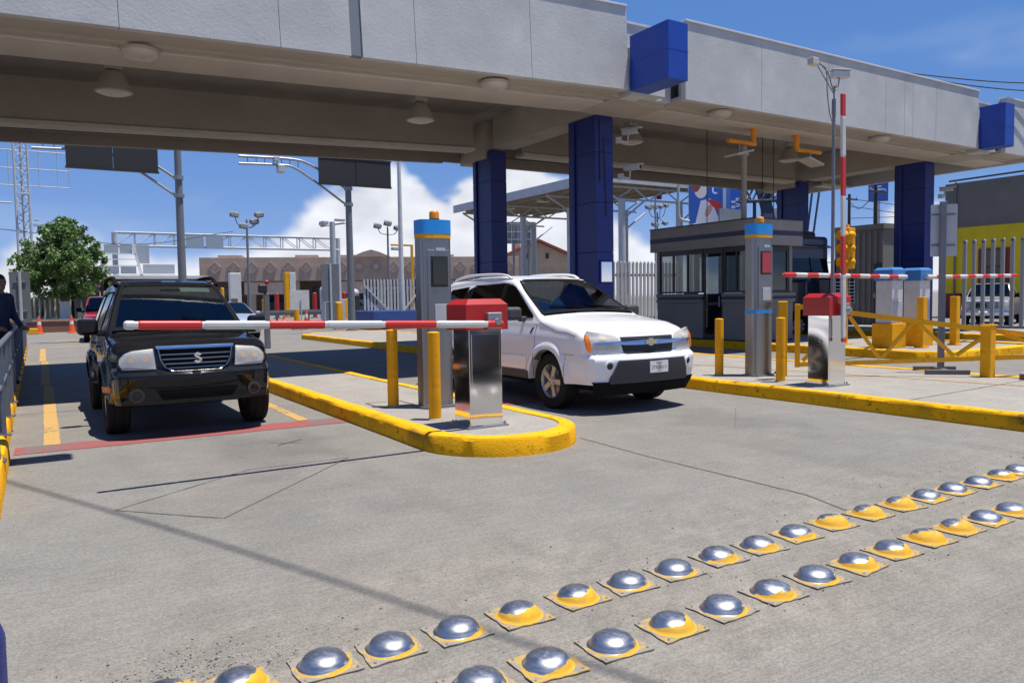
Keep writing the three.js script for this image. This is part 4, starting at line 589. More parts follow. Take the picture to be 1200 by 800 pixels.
{ // black SUV in the left lane
  const paint = M('black car paint', [.004, .0046, .0075], .6, { clearcoat: .8, clearcoatRoughness: .02, specularIntensity: .1 });
  const S = { zf: .70, zr: -3.40, W: .84, axles: [0, -2.48], rw: .345, ra: .405, flare: .055, sill: .40, chin: .37, ymid: .72, tuck: .05, tumble: .31, shoulder: .035, pf: .035, Fb: .10, curve: .25,
    top: [[-3.42, 1.02], [-3.36, 1.12], [-3.12, 1.62], [-2.9, 1.72], [-2.2, 1.76], [-1.45, 1.745], [-1.15, 1.705], [-.36, 1.12], [-.3, 1.105], [.35, 1.04], [.58, .995], [.70, .955]], belt: [[-3.4, 1.06], [-.4, 1.03], [.0, 1.06], [.7, 1.06]], crown: [[-3.4, .03], [-1.2, .03], [-.9, .03], [-.3, .035], [.7, .02]], rc: [[-3.4, .08], [-1.2, .09], [-.9, .06], [-.4, .07], [.1, .13], [.7, .05]],
    fprof: [[.3, .01], [.40, .06], [.46, .075], [.52, .08], [.66, .09], [.69, .085], [.715, .02], [.75, .0], [.93, -.012], [.97, -.04]], rprof: [[.4, .06], [.7, .06], [.75, 0], [2, 0]] };
  const win = [{ poly: [[-1.04, 1.10], [-.50, 1.10], [-.54, 1.16], [-1.12, 1.585], [-1.28, 1.60], [-1.30, 1.10]], glass: carMat.privacy }, { poly: [[-2.22, 1.10], [-1.36, 1.10], [-1.36, 1.60], [-2.2, 1.60]] }, { poly: [[-3.02, 1.14], [-2.34, 1.12], [-2.32, 1.58], [-2.92, 1.55]] }];
  const { t, k } = buildCar({ name: 'black_suv', label: 'black SUV waiting at the lowered barrier in the left lane', category: 'SUV', pos: [1.46, 0, -9.62] }, S, { paint, ws: [-.40, -1.14], rw: [-3.33, -3.13], cabin: [-3.25, -.3], sideWin: win, track: .745, rimR: .205, tyreW: .235, hoodSeam: [-.32, .55], seams: [[[.43, .45], [.436, .45], [.44, .70], [.434, .70]], [[-.28, .5], [-.272, .5], [-.35, 1.05], [-.358, 1.05]], [[-1.34, .45], [-1.332, .45], [-1.332, 1.08], [-1.34, 1.08]], [[-2.3, .8], [-2.292, .8], [-2.292, 1.1], [-2.3, 1.1]]], handles: [[-1.18, .93], [-2.12, .94]] });
  lamp(t, k, [[.40, .745], [.72, .745], [.755, .80], [.75, .86], [.70, .92], [.62, .95], [.42, .965]], 'headlight', [[.50, .855, .065], [.64, .845, .055]]);
  const gp = [[-.245, .715], [.245, .715], [.32, .76], [.362, .84], [.382, .955], [-.382, .955], [-.362, .84], [-.32, .76]], gr = obj('grille', patch(gp, k.front, .006, .02, 16, 10), carMat.trim, t);
  obj('grille_surround', ring(gp, k.front, .010, .024, .03), carMat.darkChrome, gr); obj('grille_top_bar', patch([[-.39, .955], [.39, .955], [.40, .988], [-.40, .988]], k.front, .034, .05, 16, 4), carMat.chrome, t);
  for (const [y, x] of [[.895, .355], [.845, .34], [.795, .315], [.75, .28]]) obj('grille_slat', patch([[-x, y - .006], [x, y - .006], [x, y + .006], [-x, y + .006]], k.front, .018, .02, 16, 2), carMat.darkChrome, gr);
  { const e = obj('emblem', [[[-.045, .05], [0, .075], [.05, .045], [.02, .028], [0, .042], [-.018, .03]], [[-.05, .03], [-.02, .012], [.05, -.045], [.05, -.012], [.01, .02], [-.02, .038]], [[.045, -.05], [0, -.075], [-.05, -.045], [-.02, -.028], [0, -.042], [.018, -.03]]].map((p) => plate(p, .008, .002)), carMat.chrome, gr); e.position.set(.012, .85, k.frontZ(0, .85) + .024); e.scale.set(.82, .82, 1); }
  obj('bumper_crease', patch([[-.76, .575], [.76, .575], [.76, .592], [-.76, .592]], k.front, .004, .02, 20, 2), paint, t); obj('lower_intake', patch([[-.36, .415], [.36, .415], [.42, .53], [-.42, .53]], k.front, .003, .03, 16, 6), carMat.trim, t);
  for (const s of [1, -1]) { const f = obj('fog_lamp', ring(disc(s * .60, .475, .075, 18), k.front, .02, .012, .03), carMat.plastic, t); obj('lens', patch(disc(s * .60, .475, .055), k.front, .004, .012), carMat.glassDark ?? mat.glassDark, f); obj('side_marker', patch([[.30, .49], [.50, .49], [.50, .55], [.32, .55]], k.side(s), .012, .012, 6, 3), carMat.amber, t); obj('side_moulding', patch([[-2.02, .60], [-.46, .60], [-.46, .70], [-2.02, .70]], k.side(s), .018, .025, 16, 4), carMat.plastic, t);
    const rail = obj('roof_rail', [tube([[s * .60, 1.67, -1.25], [s * .60, 1.735, -1.36], [s * .60, 1.775, -1.6], [s * .60, 1.785, -2.2], [s * .60, 1.765, -2.75], [s * .59, 1.72, -2.95], [s * .585, 1.66, -3.02]], .026, 40, 8)], carMat.trim, t);
    obj('wiper', bar(k.cap(s > 0 ? .55 : -.05, -.45, .02), k.cap(s > 0 ? .05 : -.55, -.55, .02), .015, .015), carMat.trim, t);
    obj('tail_lamp', patch([[-3.36, .85], [-3.22, .85], [-3.2, 1.2], [-3.3, 1.2]], k.side(s), .008, .01, 4, 6), carMat.redLens, t); }
  sideMirror(t, k, -.62, 1.15, paint, .22, .19); obj('sun_strip', solidGrid(10, 4, ...[.0025, .0012].map((e) => (u, v) => k.cap(lerp(-.48, -.12, u) * -1, lerp(-1.02, -1.09, v), -.02 - e))), M('pale sun visor', [.62, .72, .62], .6), t);
  obj('spare_cover', at(lathe([[.0001, .1], [.25, .1], [.33, .07], [.34, .0], [.33, -.08], [.0001, -.09]], 28), .05, .98, -3.53, -Math.PI / 2), carMat.plastic, t);
}
{ // white SUV in the middle lane
  const paint = M('white car paint', [.84, .84, .845], .5, { clearcoat: 1, clearcoatRoughness: .04 });
  const S = { zf: .93, zr: -3.80, W: .91, axles: [0, -2.857], rw: .362, ra: .425, flare: .035, sill: .36, chin: .37, ymid: .74, tuck: .05, tumble: .34, shoulder: .045, pf: .05, Fb: .11, curve: .4,
    top: [[-3.82, 1.0], [-3.76, 1.18], [-3.35, 1.66], [-3.1, 1.725], [-2.3, 1.78], [-1.6, 1.775], [-1.2, 1.72], [-.26, 1.225], [-.18, 1.205], [.45, 1.12], [.75, 1.045], [.93, .985]], belt: [[-3.8, 1.15], [-1.0, 1.11], [-.2, 1.10], [.3, 1.09], [.93, 1.08]], crown: [[-3.8, .03], [-1.2, .035], [-.9, .035], [-.2, .05], [.93, .03]], rc: [[-3.8, .1], [-1.2, .10], [-.9, .06], [-.3, .08], [.2, .15], [.93, .06]],
    fprof: [[.25, -.03], [.33, .015], [.40, .045], [.47, .05], [.49, .065], [.66, .085], [.70, .075], [.725, .02], [.76, .0], [.92, -.02], [.98, -.06]], rprof: [[.4, .06], [.7, .06], [.75, 0], [2, 0]] };
  const win = [{ poly: [[-1.22, 1.17], [-.42, 1.17], [-.44, 1.21], [-1.10, 1.60], [-1.25, 1.65], [-1.35, 1.66], [-1.36, 1.17]], seal: .022 }, { poly: [[-2.42, 1.19], [-1.42, 1.175], [-1.40, 1.66], [-2.30, 1.645]], seal: .022 }, { poly: [[-3.35, 1.25], [-2.54, 1.20], [-2.48, 1.625], [-3.02, 1.585]], seal: .022 }];
  const { t, k } = buildCar({ name: 'white_suv', label: 'white SUV with chrome grille bar leaving the middle lane', category: 'SUV', pos: [6.50, 0, -8.18] }, S, { paint, ws: [-.30, -1.16], rw: [-3.72, -3.40], cabin: [-3.6, -.15], sideWin: win, track: .765, rimR: .222, tyreW: .235, spokes: 5, hoodSeam: [-.24, .70], handles: [[-1.24, .95], [-2.35, .97]], seams: [[[.40, .727], [.84, .727], [.84, .732], [.40, .732]], [[.44, .40], [.446, .40], [.46, .725], [.454, .725]], [[-.30, .42], [-.293, .42], [-.293, 1.08], [-.30, 1.08]], [[-1.42, .42], [-1.413, .42], [-1.413, 1.1], [-1.42, 1.1]], [[-2.40, .9], [-2.393, .9], [-2.45, 1.12], [-2.457, 1.12]]] });
  const hl = [[.46, .735], [.84, .75], [.87, .83], [.865, .96], [.83, 1.03], [.66, 1.01], [.45, .955]]; lamp(t, k, hl, 'headlight', [[.565, .80, .055], [.70, .815, .055], [.66, .93, .05]]);
  for (const s of [1, -1]) { obj('turn_lens', patch([[.835, .765], [.865, .80], [.872, .95], [.85, .985], [.825, .95], [.815, .79]].map(([x, y]) => [s * x, y]), k.front, .026, .02, 6, 8), carMat.amber, t);
    obj('fog_lamp_bezel', ring(disc(s * .645, .60, .062, 18), k.front, .016, .014, .03), paint, t); obj('fog_lamp', patch(disc(s * .645, .60, .045), k.front, .003, .012), mat.glassDark, t);
    obj('side_cladding', patch([[-2.40, .36], [-.44, .36], [-.44, .47], [-2.40, .47]], k.side(s), .014, .02, 16, 4), carMat.plastic, t); obj('door_moulding', patch([[-2.35, .60], [-.50, .60], [-.50, .66], [-2.35, .66]], k.side(s), .012, .02, 16, 3), paint, t);
    obj('roof_rail', tube([[s * .60, 1.715, -1.32], [s * .605, 1.775, -1.5], [s * .605, 1.80, -1.9], [s * .60, 1.80, -2.6], [s * .59, 1.75, -3.05], [s * .58, 1.69, -3.2]], .018, 36, 8), paint, t);
    obj('wiper', bar(k.cap(s > 0 ? .62 : 0, -.38, .02), k.cap(s > 0 ? .05 : -.55, -.46, .02), .016, .016), carMat.trim, t); obj('fender_vent', patch([[-.42, .97], [-.40, .97], [-.35, 1.05], [-.37, 1.05]], k.side(s), .012, .014, 3, 4), carMat.trim, t); obj('tail_lamp', patch([[-3.74, .8], [-3.6, .8], [-3.56, 1.15], [-3.66, 1.15]], k.side(s), .008, .01, 4, 6), carMat.redLens, t); }
  obj('upper_grille', patch([[-.41, .87], [.41, .87], [.43, .945], [-.43, .945]], k.front, .006, .02, 16, 4), carMat.mesh, t); const lg = obj('lower_grille', patch([[-.36, .735], [.36, .735], [.40, .76], [.425, .855], [-.425, .855], [-.40, .76]], k.front, .006, .02, 16, 8), carMat.mesh, t);
  for (let y = .75; y < .94; y += .017) if (y < .85 || y > .875) obj('grille_rib', patch([[-.40, y], [.40, y], [.40, y + .006], [-.40, y + .006]], k.front, .012, .01, 14, 1), carMat.plastic, lg);
  obj('chrome_bar', patch([[-.80, .885], [-.74, .862], [-.2, .842], [.2, .842], [.74, .862], [.80, .885], [.74, .897], [.2, .902], [-.2, .902], [-.74, .897]], k.front, .038, .03, 24, 6), M('blue tinted chrome', [.50, .56, .70], .12, { metalness: 1 }), t);
  { const e = obj('emblem', [plate([[-.085, -.022], [-.03, -.022], [-.03, -.042], [.03, -.042], [.03, -.022], [.085, -.022], [.095, .022], [.035, .022], [.035, .042], [-.035, .042], [-.035, .022], [-.075, .022]], .012, .004)], M('gold emblem', [.55, .50, .40], .3, { metalness: .8 }), t); e.position.set(0, .872, k.frontZ(0, .87) + .036); }
  obj('lower_bumper', patch([[-.62, .38], [.62, .38], [.64, .42], [.53, .665], [-.53, .665], [-.64, .42]], k.front, .022, .03, 20, 10), carMat.plastic, t); obj('air_dam', patch([[-.74, .235], [.74, .235], [.82, .405], [-.82, .405]], k.front, .014, .06, 20, 5), carMat.trim, t);
  const lp = obj('license_plate', box(.305, .15, .008, .07, .49, 0, .003), mat.paleSteel, t); lp.position.z = k.frontZ(.07, .56) + .028;
  { const tx = canvasTex(256, 128, (c, w, h) => { c.fillStyle = '#dcdcd8'; c.fillRect(0, 0, w, h); c.fillStyle = '#b9a79a'; c.fillRect(100, 14, 56, 88); c.fillStyle = '#445'; c.font = 'bold 24px sans-serif'; c.textAlign = 'center'; c.fillText('MEXICO', w / 2, 28); c.fillStyle = '#333a44'; c.font = 'bold 50px sans-serif'; c.fillText('ZTS-5FJ-1', w / 2, 88, 236); c.font = 'bold 16px sans-serif'; c.fillText('SONORA', w / 2, 118); }); const g = new THREE.PlaneGeometry(.295, .14); const q = obj('plate_face', g, new THREE.MeshStandardMaterial({ name: 'printed plate', map: tx, roughness: .5 }), lp); q.position.set(.07, .565, .006); }
  for (const s of [1, -1]) { obj('pillar_trim', patch([[-1.45, 1.18], [-1.33, 1.18], [-1.33, 1.655], [-1.43, 1.655]], k.side(s), .006, .008, 4, 8), carMat.trim, t); obj('pillar_trim', patch([[-2.56, 1.20], [-2.40, 1.20], [-2.28, 1.63], [-2.46, 1.62]], k.side(s), .006, .008, 4, 8), carMat.trim, t); } sideMirror(t, k, -.62, 1.20, carMat.plastic, .24, .18); obj('dash_paper', box(.16, .004, .10, -.5, 1.15, -.52), mat.white, t);
}

// ------------------------------------------------------------------ other vehicles
function simpleCar(o, S, opt) { const d = { soft: .06, flare: .015, ymid: .65, tuck: .05, tumble: .4, shoulder: .04, pf: .09, Fb: .12, chin: .28, sill: .27, crown: [[-5, .03], [2, .03]], rc: [[-5, .08], [2, .08]], fprof: [[.25, 0], [.35, .05], [.52, .06], [.58, .02], [.7, 0], [.8, -.04]] }; return buildCar(o, { ...d, ...S }, { spokes: 7, tyreW: .2, ...opt }); }
const sedanS = () => ({ zf: .90, zr: -3.70, W: .83, axles: [0, -2.65], rw: .315, ra: .365, top: [[-3.72, .85], [-3.65, .98], [-3.1, 1.06], [-2.25, 1.42], [-1.7, 1.45], [-1.1, 1.42], [-.20, .98], [-.1, .965], [.6, .83], [.9, .72]], belt: [[-3.7, .95], [.9, .9]] });
const sedanO = (paint) => ({ paint, ws: [-.26, -1.08], rw: [-2.85, -2.3], cabin: [-3.0, -.1], track: .72, rimR: .19, sideWin: [{ poly: [[-1.3, .98], [-.42, .96], [-.5, 1.02], [-1.12, 1.33], [-1.38, 1.35]] }, { poly: [[-2.4, 1.02], [-1.44, .99], [-1.44, 1.35], [-2.0, 1.34]] }], seams: [[[-.35, .4], [-.343, .4], [-.343, .92], [-.35, .92]]], handles: [[-1.3, .85]] });
{
  const { t, k } = simpleCar({ name: 'silver_sedan', label: 'silver blue sedan driving up behind the black SUV', category: 'car', pos: [6.45, 0, -30.4], turn: .02 }, sedanS(), sedanO(M('silver blue paint', [.36, .40, .46], .3, { clearcoat: 1, clearcoatRoughness: .05 })));
  lamp(t, k, [[.42, .58], [.74, .60], [.78, .66], [.70, .72], [.44, .68]], 'headlight', [[.55, .64, .045]]); obj('grille', patch([[-.34, .56], [.34, .56], [.38, .68], [-.38, .68]], k.front, .008, .02), carMat.mesh, t); obj('lower_intake', patch([[-.5, .32], [.5, .32], [.44, .45], [-.44, .45]], k.front, .006, .02), carMat.trim, t); obj('license_plate', patch([[-.15, .47], [.15, .47], [.15, .54], [-.15, .54]], k.front, .018, .012), mat.white, t); sideMirror(t, k, -.45, .98, M('mirror shell', [.3, .33, .38], .4), .17, .12);
}
{
  const { t, k } = simpleCar({ name: 'grey_hatchback', label: 'pale car queuing behind the silver blue sedan', category: 'car', pos: [6.2, 0, -39.5] }, sedanS(), { ...sedanO(M('pale grey paint', [.42, .45, .48], .35, { clearcoat: 1 })), hollow: false }); lamp(t, k, [[.42, .58], [.74, .60], [.78, .66], [.70, .72], [.44, .68]]);
}
const truckS = () => ({ zf: .85, zr: -4.3, W: .88, axles: [0, -3.2], rw: .37, ra: .43, sill: .42, chin: .42, flare: .03, top: [[-4.32, 1.0], [-4.28, 1.12], [-2.15, 1.12], [-2.12, 1.2], [-1.95, 1.70], [-1.1, 1.74], [-.85, 1.70], [-.28, 1.18], [-.18, 1.15], [.6, 1.06], [.85, 1.0]], soft: .03, belt: [[-4.3, 1.12], [.85, 1.05]], fprof: [[.3, .05], [.55, .08], [.6, .02], [.7, 0], [1.0, -.03]], tumble: .25 });
const truckO = (paint) => ({ paint, ws: [-.33, -.86], rw: [-2.1, -1.97], cabin: [-2.05, -.2], track: .76, rimR: .21, sideWin: [{ poly: [[-1.85, 1.16], [-.44, 1.14], [-.52, 1.24], [-.92, 1.60], [-1.8, 1.62]] }], seams: [[[-.4, .5], [-.393, .5], [-.393, 1.1], [-.4, 1.1]]], seats: true });
function pickupFace(t, k) { lamp(t, k, [[.52, .74], [.80, .74], [.82, .92], [.52, .92]], 'headlight', [[.66, .83, .06]]); const g = obj('grille', patch([[-.5, .72], [.5, .72], [.5, .94], [-.5, .94]], k.front, .008, .02), carMat.mesh, t); for (const y of [.77, .83, .89]) obj('grille_slat', patch([[-.5, y], [.5, y], [.5, y + .02], [-.5, y + .02]], k.front, .02, .02, 12, 2), carMat.chrome, g); obj('chrome_bumper', patch([[-.84, .46], [.84, .46], [.86, .64], [-.86, .64]], k.front, .05, .06, 18, 4), carMat.chrome, t); obj('license_plate', patch([[-.15, .5], [.15, .5], [.15, .6], [-.15, .6]], k.front, .065, .012), mat.white, t); }
{ const { t, k } = simpleCar({ name: 'red_pickup', label: 'red pickup mostly hidden behind the black SUV', category: 'pickup', pos: [2.35, 0, -33.4], turn: -.05 }, truckS(), truckO(M('red paint', [.42, .018, .02], .3, { clearcoat: 1 }))); pickupFace(t, k); sideMirror(t, k, -.5, 1.2, carMat.trim); }
{ const { t, k } = simpleCar({ name: 'silver_pickup', label: 'silver pickup parked behind the tall steel fence posts', category: 'pickup', pos: [33.3, 0, -16.6], turn: -1.25 }, truckS(), truckO(M('silver paint', [.48, .49, .50], .3, { clearcoat: 1, metalness: .3 }))); pickupFace(t, k); sideMirror(t, k, -.5, 1.2, carMat.trim); }
{ // heavy truck beside the booth
  const t = thing('heavy_truck', 'dark blue heavy truck standing in the shade behind the booth', 'truck', [21.2, 0, -15.4], .0), P = M('dark blue truck paint', [.012, .018, .05], .35, { clearcoat: .6 }), W = 1.18; t.scale.setScalar(.84);
  obj('cab', [ext(-W, W, 1.0, 2.2, -2.4, 0, .1), ext(-W, W, 2.1, 3.9, -2.5, -.75, .14), ext(-W, W, 3.7, 4.15, -2.5, -1.3, .14)], P, t); obj('hood', [ext(-.75, .75, 1.0, 2.28, -.2, .75, .1)], P, t);
  const ws = obj('windshield', at(box(W * 1.8, 1.0, .02), 0, 2.42, -.66, -.16), carMat.privacy, t); obj('windshield_seal', at(box(.05, 1.0, .03), 0, 2.42, -.655, -.16), carMat.trim, ws); obj('wiper', at(bar([-.7, 2.5, -.60], [.1, 2.6, -.60], .02, .02), 0, 0, 0), carMat.trim, t);
  const g = obj('grille', box(1.1, .92, .02, 0, 1.3, .77), carMat.trim, t); for (let i = 0; i < 7; i++) obj('grille_slat', box(1.08, .03, .03, 0, 1.33 + i * .125, .78, .006), mat.paleSteel, g); for (const x of [-.56, -.28, 0, .28, .56]) obj('grille_bar', box(.03, .92, .025, x, 1.3, .775), mat.paleSteel, g);
  obj('bumper', ext(-W, W, .5, .92, .3, .72, .06), carMat.plastic, t); for (const s of [1, -1]) { obj('headlight', box(.26, .2, .1, s * .95, 1.05, .28, .03), carMat.reflector, t); obj('mirror', [box(.06, .7, .2, s * 1.42, 2.3, -.7, .02), bar([s * W, 2.9, -.8], [s * 1.42, 2.9, -.75], .03, .03)], carMat.trim, t); const w = new THREE.Group(); w.name = 'wheel'; w.position.set(s * 1.0, .5, -.35); w.rotation.y = s > 0 ? 0 : Math.PI; t.add(w); const q = wheelGeo(.5, .3, 8, .28); obj('tyre', q.tyre, carMat.tyre, w); obj('rim', q.rim, carMat.alloy, w); obj('fender', ext(s * .98 - .2, s * .98 + .2, 1.02, 1.12, -.95, .28, .04), P, t); obj('exhaust_stack', rod([s * 1.1, 1.2, -2.65], [s * 1.1, 4.3, -2.65], .07, 12), carMat.chrome, t); }
  obj('sun_visor', at(box(W * 1.9, .05, .3), 0, 3.5, -.72, .4), P, t); for (let i = 0; i < 5; i++) obj('marker_lamp', box(.1, .05, .08, -.8 + i * .4, 4.15, -1.45, .015), carMat.amber, t); obj('chassis', ext(-.5, .5, .5, .95, -7, .2), carMat.trim, t); const w2 = wheelGeo(.5, .5, 8, .28); for (const s of [1, -1]) { const w = new THREE.Group(); w.name = 'wheel'; w.position.set(s * .9, .5, -5.6); w.rotation.y = s > 0 ? 0 : Math.PI; t.add(w); obj('tyre', w2.tyre, carMat.tyre, w); obj('rim', w2.rim, carMat.alloy, w); }
}

// ------------------------------------------------------------------ left side
{ // railing on the left island
  const t = thing('railing', 'grey steel railing along the left island kerb', 'railing', [-.33, .175, 0]), m = M('grey blue rail paint', [.13, .15, .19], .45, { map: paintWear, metres: true });
  obj('top_rail', rod([0, .88, -7.5], [0, .88, -28.5], .03, 10), m, t); obj('mid_rail', rod([0, .48, -7.5], [0, .48, -28.5], .02, 8), m, t); for (let z = -7.5; z >= -28.6; z -= 1.5) obj('rail_post', [box(.06, .88, .06, 0, 0, z, .006), box(.14, .012, .14, 0, 0, z)], m, t); for (let z = -8; z > -28; z -= .5) if (Math.abs((z + 7.5) % 1.5) > .1) obj('baluster', rod([0, .1, z], [0, .865, z], .011, 6), m, t);
}
{ const t = thing('sign_post', 'back of a tall grey sign beside the left railing', 'sign', [-.36, .165, -25]); obj('sign_plate', plate([[-.24, .82], [.24, .82], [.24, 2.2], [-.24, 2.2]], .012), mat.greySteel, t); obj('post', cyl(.04, .04, 2.2, 0, 0, .05, 12), mat.paleSteel, t); obj('clamp', [box(.3, .04, .03, 0, 1.1, .025), box(.3, .04, .03, 0, 1.9, .025)], mat.steel, t); }
{ const t = thing('kerb_block', 'small yellow concrete block at the far end of the left kerb', 'block', [-.2, 0, -44]); obj('body', box(.42, .30, .3, 0, 0, 0, .03), mat.yellow, t); obj('foot', box(.46, .05, .34), mat.slab, t); }
function cone(label, [x, z], h = .9) { const t = thing('traffic_cone', label, 'cone', [x, 0, z], 0, 'orange traffic cones'); obj('body', lathe([[.17, .04], [.155, .06], [.03, h - .01], [.022, h], [.0001, h + .002]], 20), mat.orange, t); obj('base', box(.42, .045, .42, 0, 0, 0, .01), mat.orange, t); obj('band', lathe([[.098, h * .5], [.072, h * .68]], 20), mat.white, t); }
cone('orange traffic cone before the planter, left of the tree trunk', [.08, -45]); cone('orange traffic cone before the planter, right of the tree trunk', [1.48, -44.7]); cone('orange cone beside the white board beyond the lanes', [12.1, -40.2], 1.1); cone('small orange cone with white band, left of the tall cone beyond the lanes', [11.0, -40.5], .75);
{ // planter, tree and fence behind it
  const brick = M('planter brick', [.27, .125, .085], .9, { map: paintWear, metres: true }), t = thing('brick_planter', 'low red brick planter under the tree', 'planter', [0, 0, -46.8]);
  obj('wall', [ext(-1.6, 4.2, 0, .56, 0, .25)], brick, t); obj('coping', ext(-1.64, 4.24, .561, .66, -.04, .29, .01), M('pink coping', [.42, .27, .20], .9, { map: paintWear, metres: true }), t); obj('soil', ext(-1.6, 4.2, 0, .5, -4, -.002), M('soil', [.12, .09, .06], 1), t);
  const f = thing('palisade_fence', 'cream picket fence behind the tree', 'fence', [0, 0, -52.5]); const cr = M('cream fence paint', [.62, .60, .54], .6); for (let x = -4; x < 4.8; x += .26) obj('picket', plate([[-.05, .1], [.05, .1], [.05, 2.15], [0, 2.25], [-.05, 2.15]].map(([a, b]) => [a + x, b]), .03), cr, f); obj('rail', [ext(-4, 4.8, .6, .68, -.05, -.002), ext(-4, 4.8, 1.8, 1.88, -.05, -.002)], cr, f); obj('backing_hedge', ext(-4, 4.8, .1, 1.9, -.5, -.3), M('dull hedge', [.10, .10, .07], 1, { map: blotch, metres: true }), f);
  const T = thing('shade_tree', 'leafy green tree with whitewashed trunk base at the left', 'tree', [1.38, .45, -50]); T.scale.set(.95, .97, .95); const rr = rng(42), bark = M('bark', [.13, .095, .07], .95), wash = M('whitewash', [.70, .70, .68], .9), leafM = M('leaves', [.12, .22, .05], .6, { transmission: .35, thickness: 0, vertexColors: true });
  obj('trunk', [lathe([[.26, 1.2], [.23, 1.9], [.21, 2.2]], 12), ...Array.from({ length: 9 }, (_, i) => { const a = i * 2.4, e = 1.2 + rr() * .9; return tube([[0, 1.9, 0], [Math.cos(a) * .4, 2.5, Math.sin(a) * .4], [Math.cos(a) * e, 3.2 + rr() * 1.2, Math.sin(a) * e]], .07, 8, 6); })], bark, T); obj('trunk_whitewash', lathe([[.34, -.4], [.30, .2], [.265, 1.2]], 14), wash, T);
  const pos = [], col = [], clumps = []; for (let i = 0; i < 120; i++) { const a = rr() * 6.283, u = Math.pow(rr(), .5), h = rr(), R = 2.15 * Math.sin(Math.PI * Math.pow(lerp(.14, .96, h), .8)) * (.86 + .3 * rr()); clumps.push([Math.cos(a) * R * u, 1.55 + h * 3.8 + .25 * rr(), Math.sin(a) * R * u, .28 + .28 * rr()]); } for (let i = 0; i < 70; i++) { const a = rr() * 6.283, h = rr(), R = 2.15 * Math.sin(Math.PI * Math.pow(lerp(.2, .93, h), .8)), q = 1.0 + .28 * rr(); clumps.push([Math.cos(a) * R * q, 1.6 + h * 4.2 + .35 * rr(), Math.sin(a) * R * q, .12 + .12 * rr()]); }
  for (const [cx, cy, cz, r] of clumps) { const tone = .75 + .5 * rr(); for (let i = 0; i < (r < .25 ? 60 : 170); i++) { const th = rr() * 6.283, ph = Math.acos(2 * rr() - 1), q = r * Math.pow(rr(), .4), x = cx + q * Math.sin(ph) * Math.cos(th), y = cy + q * Math.cos(ph) * .8, z = cz + q * Math.sin(ph) * Math.sin(th), s = .065 + .065 * rr(), d = V3(rr() - .5, (rr() - .65) * .9, rr() - .5).normalize(), w = V3(rr() - .5, rr() - .5, rr() - .5).cross(d).normalize(), k = tone * (.8 + .4 * rr()); const P = [[x, y, z], [x + d.x * s + w.x * s * .55, y + d.y * s + w.y * s * .55, z + d.z * s + w.z * s * .55], [x + d.x * s * 2, y + d.y * s * 2, z + d.z * s * 2], [x + d.x * s - w.x * s * .55, y + d.y * s - w.y * s * .55, z + d.z * s - w.z * s * .55]]; for (const j of [0, 1, 2, 0, 2, 3]) { pos.push(...P[j]); col.push(k * 1.02, k, k * .9); } } }
  const g = new THREE.BufferGeometry(); g.setAttribute('position', new THREE.Float32BufferAttribute(pos, 3)); g.setAttribute('color', new THREE.Float32BufferAttribute(col, 3)); g.computeVertexNormals(); obj('crown', g, leafM, T);
}
{ // hut and brick building behind the black SUV, with a white steel shelter on top
  const t = thing('guard_hut', 'small grey hut with dark window beside the tree', 'hut', [0, 0, -52]); obj('wall', ext(2.05, 3.25, 0, 2.45, -3, 0), M('grey hut render', [.30, .29, .27], .9, { map: blotch, metres: true }), t); const w = obj('window_frame', ext(2.4, 3.2, 1.2, 2.1, .0, .04), mat.blackMetal, t); obj('pane', ext(2.46, 3.14, 1.26, 2.04, .04, .05), mat.glassDark, w); obj('roof', ext(1.95, 3.3, 2.451, 2.58, -3.1, .12), mat.slab, t);
  const b = thing('brick_building', 'dark red brick building with thin pale roof edge behind the black SUV', 'building', [0, 0, -53]); obj('wall', ext(3.35, 9.5, 0, 2.95, -6, 0), M('dark brick', [.20, .085, .06], .9, { map: paintWear, metres: true }), b); obj('roof_edge', ext(3.25, 9.6, 2.951, 3.15, -6.1, .15), mat.white, b); for (const x of [4.4, 6.2, 8]) { const q = obj('window', ext(x, x + 1, 1.1, 2.2, .0, .03), mat.blackMetal, b); obj('pane', ext(x + .06, x + .94, 1.16, 2.14, .03, .04), mat.glassDark, q); }
  const s = thing('steel_shelter', 'white steel framework with pale panels standing on the brick building', 'structure', [3.3, 3.16, -55]), pm = M('pale blue grey panel', [.42, .47, .52], .4, { map: blotch, metres: true }), rods = [[[.4, 0, 0], [.25, 2.1, 0]], [[2.6, 0, 0], [2.15, 2.1, 0]], [[.3, 1.1, 0], [2.3, 1.1, 0]], [[.28, 1.45, 0], [2.3, 1.45, 0]], [[.3, .7, 0], [2.4, .7, 0]], [[.4, .12, 0], [4.6, .12, 0]]];
  for (const [a, c] of rods) obj('frame_bar', bar(a, c, .1, a[1] < .05 ? .16 : .06), mat.white, s); for (const [x0, x1, y0, y1] of [[.5, 1.3, .2, .66], [1.4, 2.3, .2, .66], [.5, 1.3, 1.5, 2.05], [1.4, 2.1, 1.5, 2.05], [2.35, 3.1, .85, 2.05], [2.7, 4.6, .2, .8]]) obj('panel', ext(x0, x1, y0, y1, -.2, -.12), pm, s);
}
